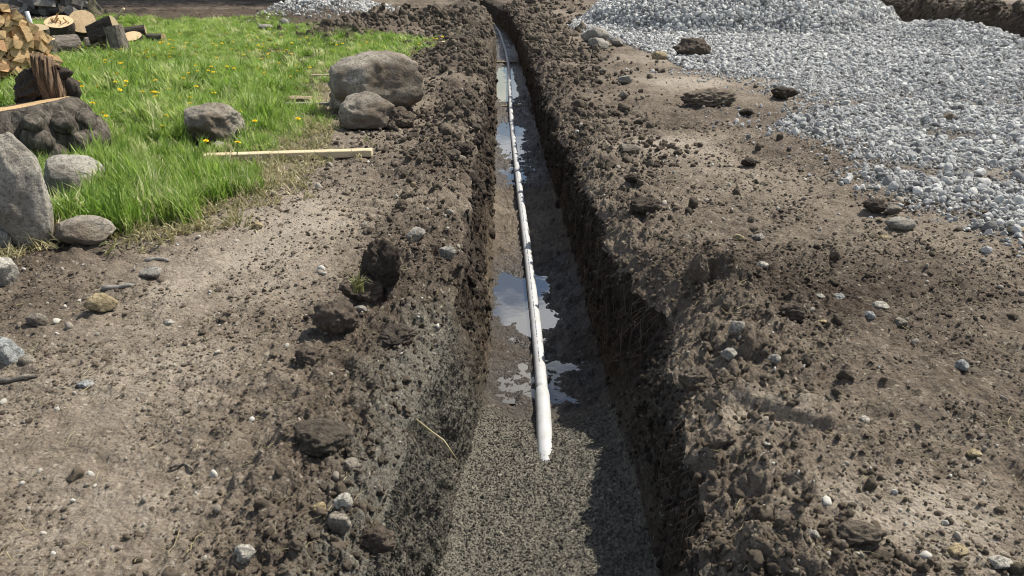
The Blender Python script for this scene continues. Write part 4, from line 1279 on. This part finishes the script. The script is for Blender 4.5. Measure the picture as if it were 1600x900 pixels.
# clods thrown along the banks
x, y, ql, qr = sample(46000, 1.4, 32)
e = np.where(x < ql, ql - x, x - qr)
gr, tf = masks(x, y)
dr = dryness(x, y, e, x < ql, tf)
pr = np.clip(.9 * np.exp(-(e / .55) ** 2) + .30 * np.clip(.62 - dr, 0, 1), 0, 1) * (1 - tf) * (1 - .9 * gr)
k = RS.rand(len(x)) < pr * np.clip(fbm(x * 2.2, y * 2.2, 3, 802) * 2.4 - .55, 0, 1)
x, y, dr = x[k], y[k], dr[k]; n = len(x)
sz = np.clip(.019 * np.exp(.6 * RS.normal(size=n)), .009, .085) * np.clip(y / 4, .85, 2.0)
scatter('soil_clods', np.stack([x, y, G(x, y) + sz * .15], 1), rnd_rot(n), sz, RS.randint(0, 8, n), C_clod, dr)
# lumps stuck to the cut walls and stones bedded in them
pts = []
for nm, cnt in (('wall_left', 5200), ('wall_right', 8000)):
    wp = LAND[nm]; pts.append(wp[RS.randint(0, len(wp), cnt)])
pts = np.concatenate(pts)
k = ~((pts[:, 0] < .1) & (pts[:, 1] < 4.0)) & (RS.rand(len(pts)) < .25 + 1.2 * sst(-.75, -.05, pts[:, 2])); pts = pts[k]; n = len(pts)
sz = np.clip(.020 * np.exp(.55 * RS.normal(size=n)), .008, .07) * np.clip(pts[:, 1] / 4, .8, 2.0)
C_wall = proto_col('wall_clod_shapes', [m_.copy() for m_ in CLODS[:5]], None)
for o_ in C_wall.objects: o_.data.materials.clear(); o_.data.materials.append(M['sod'])  # dark colour on all wall lumps, also deepening the right wall's shade
scatter('wall_clods', pts, rnd_rot(n), sz, RS.randint(0, 5, n), C_wall)
# bigger clods on the far spoil
y = 6.5 * (32 / 6.5) ** RS.rand(9000); q = lips(y); lf = RS.rand(len(y)) < .55
e = np.abs(RS.normal(size=len(y))) * (.45 + .02 * y) + .02
x = np.where(lf, q[0] - e, q[3] + e)
k = RS.rand(len(y)) < np.clip(fbm(x * 1.6, y * 1.2, 3, 806) * 2.6 - .6, .05, 1)
x, y = x[k], y[k]
sx2 = []; sy2 = []
for (px, py, rx, ry, h) in SPOIL:
    cx, cy = at(px, py); sx2.append(cx + RS.normal(size=420) * rx * .6); sy2.append(cy + RS.normal(size=420) * ry * .6)
yb = 11 + 24 * RS.rand(4200); sy2.append(yb); sx2.append(np.interp(yb, [10, 16, 34, 60], [10.4, 10.45, 11.2, 13]) + 1.1 + np.abs(RS.normal(size=4200)) * .55)
x = np.concatenate([x] + sx2); y = np.concatenate([y] + sy2); q = lips(y)
k = (x < q[0]) | (x > q[3]); x, y = x[k], y[k]
gr, tf = masks(x, y); k = (gr < .5); x, y = x[k], y[k]; n = len(x)
sz = np.clip(.040 * np.exp(.5 * RS.normal(size=n)), .016, .14) * np.clip(y / 9, .8, 2.4)
scatter('far_soil_clods', np.stack([x, y, G(x, y) + sz * .12], 1), rnd_rot(n), sz, RS.randint(0, 8, n), C_clod, np.zeros(n) + .35 * RS.rand(n))
# pebbles
x, y, ql, qr = sample(5200, 1.4, 20)
gr, tf = masks(x, y)
k = (tf < .2) & (RS.rand(len(x)) < .25 + .75 * sst(.42, .62, fbm(x * 1.5, y * 1.5, 3, 803)))
x, y = x[k], y[k]; n = len(x)
sz = np.clip(.014 * np.exp(.5 * RS.normal(size=n)), .006, .06) * np.clip(y / 3.5, .8, 1.8)
scatter('scattered_pebbles', np.stack([x, y, G(x, y) + sz * .12], 1), rnd_rot(n), sz, RS.randint(0, 8, n), C_peb)
# gravel spread: grid-jittered cover that breaks up at its edge
def gravel_points(n, y0, y1):
    y = y0 + (y1 - y0) * RS.rand(n); x = .8 + (14.2 - .8) * RS.rand(n)
    k = np.abs(x) < .70 * y + 1.3
    return x[k], y[k]
x, y = gravel_points(370000, 4.2, 13)
s = np.clip(y / 12.0, .45, 1.6)
sd = poly_sd(x, y, GRAV_POLY) / s + (fbm(x * 1.7, y * 1.7, 4, 71) - .5) * 1.3 * .65
bare = np.clip(fbm(x * 1.2 + 8, y * 1.2, 4, 805) * 4 - 1.75, 0, .85) * (1 - sst(10, 12.5, y))
k = RS.rand(len(x)) < (.07 * sst(-1.1, -.1, sd) + .93 * sst(-.35, .75, sd) ** 1.2) * (1 - bare)
x, y = x[k], y[k]; n = len(x)
sz = np.clip(.0185 * np.exp(.62 * RS.normal(size=n)), .008, .10)
P1 = (np.stack([x, y, G(x, y) + sz * .18], 1), sz)
x, y = gravel_points(190000, 13, 27)
hx, hy, hr, hh = HEAP
inheap = np.hypot(x - hx, y - hy) < hr * 1.02
k = (poly_sd(x, y, GRAV_POLY) > -.1) & ~inheap
x, y = x[k], y[k]; n = len(x)
sz = np.clip(.036 * np.exp(.5 * RS.normal(size=n)), .016, .13)
P2 = (np.stack([x, y, G(x, y) + sz * .2], 1), sz)
ax_ = []; ay_ = []
for (px, py, rx, ry) in ((470, 30, 1.4, 1.6), (520, 30, 1.8, 1.6), (575, 30, 1.4, 1.4)):
    cx, cy = at(px, py); ax_.append(cx + .4 + RS.normal(size=2600) * rx * .4); ay_.append(cy + RS.normal(size=2600) * ry * .4)
x, y = np.concatenate(ax_), np.concatenate(ay_); n = len(x)
sz = np.clip(.06 * np.exp(.4 * RS.normal(size=n)), .03, .16)
P3 = (np.stack([x, y, G(x, y) + sz * .1], 1), sz)
pts = np.concatenate([P1[0], P2[0], P3[0]]); sz = np.concatenate([P1[1], P2[1], P3[1]]); n = len(sz)
scatter('gravel', pts, rnd_rot(n), sz, RS.randint(0, 10, n), C_grav)
n = 56000
a = RS.rand(n) * 6.283; r_ = hr * 1.03 * np.sqrt(RS.rand(n))
x, y = hx + r_ * np.cos(a), hy + r_ * np.sin(a)
k = y < hy + 2.0; x, y = x[k], y[k]; n = len(x)
sz = np.clip(.068 * np.exp(.38 * RS.normal(size=n)), .05, .2)
scatter('gravel_heap', np.stack([x, y, G(x, y) + sz * .2], 1), rnd_rot(n), sz, RS.randint(0, 10, n), C_grav)

# grass
def tuft_mesh(seed, nb, h, spread, lean, wid=.0045, segs=4):
    rs = np.random.RandomState(seed); V = []; F = []
    for i in range(nb):
        a = rs.rand() * 6.283; r0 = spread * math.sqrt(rs.rand()) * .5
        bx, by = r0 * math.cos(rs.rand() * 6.283), r0 * math.sin(rs.rand() * 6.283)
        L = h * (.5 + .7 * rs.rand()); be = lean * (.25 + 1.1 * rs.rand()); w = wid * (.7 + .6 * rs.rand())
        dx, dy = math.cos(a), math.sin(a); nx, ny = -dy, dx
        o0 = len(V); p = [bx, by, 0.0]; ang = .12 * rs.rand()
        for s_ in range(segs + 1):
            f = s_ / segs; ww = w * (1 - f ** 1.8) + .0004
            V.append((p[0] + nx * ww, p[1] + ny * ww, p[2])); V.append((p[0] - nx * ww, p[1] - ny * ww, p[2]))
            st = L / segs; p[0] += dx * math.sin(ang) * st; p[1] += dy * math.sin(ang) * st; p[2] += math.cos(ang) * st
            ang += be / segs * (1 + f)
            if s_: F.append((o0 + 2 * s_ - 2, o0 + 2 * s_ - 1, o0 + 2 * s_ + 1, o0 + 2 * s_))
    return py_mesh('tuft', V, F)
C_grass = proto_col('grass_shapes', [tuft_mesh(900 + i, 22, .15 + .02 * (i % 4), .10, .9 + .25 * (i % 3)) for i in range(10)], M['grass'])
C_straw = proto_col('straw_shapes', [tuft_mesh(930 + i, 12, .14, .12, 2.2) for i in range(6)], M['straw'])
def grass_points(n, y0, y1):
    y = y0 * (y1 / y0) ** RS.rand(n); W = .70 * y + 1.0
    x = -W * RS.rand(n)
    return x, y
x, y = grass_points(52000, 4.3, 31)
gr, tf = masks(x, y)
sd = poly_sd(x, y, GRASS_POLY)
q = lips(y)
worn = sst(.40, .62, fbm(x * .7, y * .7, 3, 811)) * sst(.2, 3.5, sd + 1.2) * (.25 + .75 * np.maximum(sst(-1.2, -3.6, x) if False else 1 - sst(-3.6, -1.4, x), 1 - sst(.44, .56, fbm(x * 1.3, y * 1.3, 3, 813))))
k = (RS.rand(len(x)) < np.maximum(sst(.10, .7, tf) * (.22 + .78 * worn), .75 * sst(.02, .35, tf) * (1 - sst(6.2, 7.6, y)) * sst(.38, .5, fbm(x * 2.5, y * 2.5, 3, 814)))) & (x < q[0] - .4)
bx_, by_ = at(452, 250); FOOT.append((bx_, by_, .78, .10))
for (fx, fy, fw, fd) in FOOT + [(sx_, sy_, .6, .5)]:
    if fw > .1: k &= (((x - fx) / (fw * 1.05)) ** 2 + ((y - fy) / (fd * 1.1)) ** 2) > 1
x, y = x[k], y[k]; sd = sd[k]; n = len(x)
near_stone = np.zeros(n)
for (fx, fy, fw, fd) in FOOT:
    if fw > .15: near_stone = np.maximum(near_stone, bump2(x, y, fx, fy - fd - .1, fw, .3))
hs = (.25 + 1.2 * fbm(x * 1.1, y * 1.1, 3, 812)) * np.clip(.75 + .45 * RS.normal(size=n) * .5 + .25, .4, 1.7) * np.where(y > 13, .75, 1.0)
hs *= np.where((sd < .5) & (y > 7), .8, 1.05) * (1 + .55 * (1 - sst(5.6, 7.2, y)) * sst(.2, .6, sd)) * (1 - .8 * near_stone)
scl = np.stack([hs * np.clip(y / 7, .9, 2.4), hs * np.clip(y / 7, .9, 2.4), hs], 1)
rot = np.stack([RS.normal(size=n) * .15, RS.normal(size=n) * .15, RS.rand(n) * 6.283], 1)
scatter('grass', np.stack([x, y, G(x, y, False) - .01], 1), rot, scl, RS.randint(0, 10, n), C_grass)
# dry and flattened grass round its edge
x, y = grass_points(24000, 4.1, 20)
sd = poly_sd(x, y, GRASS_POLY); q = lips(y)
k = (RS.rand(len(x)) < .42 * np.exp(-((sd - .02) / .35) ** 2) + .06 * (sd > 0)) & (x < q[0] - .45) & (fbm(x * 1.8, y * 1.8, 3, 815) > .40)
x, y = x[k], y[k]; n = len(x)
rot = np.stack([RS.normal(size=n) * .5, RS.normal(size=n) * .5, RS.rand(n) * 6.283], 1)
scatter('dry_grass', np.stack([x, y, G(x, y) - .005], 1), rot, .6 + .5 * RS.rand(n), RS.randint(0, 6, n), C_straw)

# straws and twigs lying about, roots hanging from the banks
def strands(name, items, mat):
    V = []; F = []
    for pts_, r_ in items:
        v, f = tube(pts_, [r_ * (1 - .7 * i / (len(pts_) - 1)) for i in range(len(pts_))], 4, False)
        o0 = len(V); V += v; F += [tuple(o0 + q_ for q_ in f_) for f_ in f]
    return tag(obj(name, py_mesh(name, V, F), mat), kind='stuff')
items = []
x, y, ql, qr = sample(900, 1.5, 9)
gr, tf = masks(x, y); k = tf < .5; x, y = x[k], y[k]; z = G(x, y)
for i in range(len(x)):
    a = RS.rand() * 6.283; L = .03 + .09 * RS.rand() ** 2; c = RS.normal() * .6
    p = []
    for s_ in range(4):
        f = s_ / 3 - .5
        p.append((x[i] + math.cos(a + c * f) * L * f, y[i] + math.sin(a + c * f) * L * f, z[i] + .012 + .012 * RS.rand()))
    items.append((p, .0010 + .0008 * RS.rand()))
strands('straw_litter', items, M['straw'])
items = []
for i in range(1500):
    left = RS.rand() < .45
    y = 1.6 * (22 / 1.6) ** RS.rand()
    if left and y < 4.2 and RS.rand() < .85: continue
    q = [float(v) for v in lips(np.array([y]))]
    w = RS.rand() ** 1.5 * .75
    xl, xf = (q[0], np.interp(y, TR[:, 0], TR[:, 2])) if left else (q[3], np.interp(y, TR[:, 0], TR[:, 3]))
    sg = 1 if left else -1
    x0 = xl + (xf - xl) * w + sg * .02; z0 = -.10 - .72 * w
    L = (.06 + .2 * RS.rand()) * (1 + .03 * y); dy = RS.normal() * .35
    p = [(x0 - sg * .03, y, z0), (x0 + sg * (.01 + .02 * RS.rand()), y + dy * L * .3, z0 - L * .25), (x0 + sg * .02 * RS.rand() + sg * .01, y + dy * L * .7 + RS.normal() * .01, z0 - L * .65), (x0 + sg * .03 * RS.rand(), y + dy * L + RS.normal() * .02, z0 - L)]
    items.append((p, (.0012 + .0014 * RS.rand() ** 2) * (1 + .06 * y)))
for i in range(260):
    y = 13 + 14 * RS.rand(); x0 = np.interp(y, [10, 16, 34, 60], [10.4, 10.45, 11.2, 13]) + 1.2
    z0 = .45 * RS.rand(); L = .3 + .4 * RS.rand()
    p = [(x0 + .15 + .25 * z0, y, z0 + .05), (x0 - .02, y + .1 * RS.normal(), z0 - L * .3), (x0 - .08, y + .15 * RS.normal(), z0 - L)]
    items.append((p, .004 + .004 * RS.rand()))
y_ = 2.75; x_ = float(np.interp(y_, TR[:, 0], TR[:, 1])) + .07
V, F = tube([(-.08, .06, .05), (0, 0, .02), (.05, -.03, 0), (.11, -.10, -.05)], [.0045, .004, .0035, .002], 6)
o = obj('root_strand', py_mesh('root_strand', V, F), M['straw']); o.location = (x_, y_, -.20)
tag(o, 'pale root jutting out of the sandy left trench wall', 'root')
strands('hanging_roots', items, M['root'])

# the dry tuft on the sod clod
x_, y_ = at(560, 440, .18)
me = tuft_mesh(960, 40, .11, .06, 1.6); o = obj('grass_tuft', me, M['straw']); o.location = (x_, y_, .13)
tag(o, 'dry grass tuft growing on the sod clod', 'grass tuft')

# dandelions
def dandelion_mesh(seed):
    rs = np.random.RandomState(seed); h = .13 + .05 * rs.rand()
    V, F = tube([(0, 0, 0), (.01 * rs.normal(), .01, h * .5), (.012, 0, h)], [.0028, .0025, .003], 5)
    mi = [1] * len(F)
    for ring, (rr, zz, n_) in enumerate(((.024, .004, 13), (.017, .010, 10), (.009, .014, 7))):
        for k in range(n_):
            a = 6.283 * k / n_ + ring * .2; da = 3.1416 / n_ * 1.15; o0 = len(V)
            V += [Vector((.012, 0, h)), Vector((.012 + rr * math.cos(a - da), rr * math.sin(a - da), h + zz)), Vector((.012 + rr * 1.1 * math.cos(a), rr * 1.1 * math.sin(a), h + zz * .8)), Vector((.012 + rr * math.cos(a + da), rr * math.sin(a + da), h + zz))]
            F.append((o0, o0 + 1, o0 + 2, o0 + 3)); mi.append(0)
    me = py_mesh('dandelion', V, F); me.materials.append(M['petal']); me.materials.append(M['stem']); me.polygons.foreach_set('material_index', mi); return me
DM = [dandelion_mesh(970 + i) for i in range(5)]
DPX = [(196, 135), (123, 115), (145, 115), (206, 115), (121, 133), (118, 140), (245, 133), (178, 139), (190, 145), (219, 149), (239, 154), (243, 156), (236, 162), (252, 163), (279, 163), (294, 164), (337, 156), (336, 122), (140, 180), (191, 180), (165, 188), (172, 192), (251, 192), (258, 209), (116, 185),
       (230, 82), (272, 82), (269, 87), (268, 96), (309, 91), (333, 76), (345, 74), (340, 78), (363, 78), (385, 85), (385, 90), (241, 92), (228, 89), (294, 75), (265, 66), (274, 68), (260, 66), (181, 94), (287, 132), (263, 145), (314, 106), (107, 116), (345, 98),
       (295, 173), (370, 178), (323, 237), (366, 236), (462, 197), (404, 200), (183, 147), (152, 146), (130, 146), (305, 148), (350, 112), (300, 120),
       (405, 75), (408, 82), (412, 78), (420, 90), (426, 92), (440, 88), (445, 82), (402, 85), (418, 75), (410, 94), (520, 74), (535, 72), (528, 76), (545, 80), (560, 74), (572, 72), (585, 74), (665, 68), (672, 66), (655, 72), (682, 74), (690, 70), (600, 82), (522, 84)]
for i in range(70):
    DPX.append((110 + 380 * RS.rand(), 52 + 75 * RS.rand()))
for i, (px, py) in enumerate(DPX):
    x_, y_ = at(px, py, .12)
    o = bpy.data.objects.new('dandelion', DM[i % 5]); COL.objects.link(o)
    o.location = (x_, y_, float(G(np.array([x_]), np.array([y_]), False)[0])); o.rotation_euler = (RS.normal() * .15, RS.normal() * .15, RS.rand() * 6.28)
    o.scale = (.9 + .3 * RS.rand(),) * 2 + (1.0 + .3 * RS.rand(),)
    tag(o, 'yellow dandelion flowering in the lawn', 'dandelion', 'dandelions in the lawn')
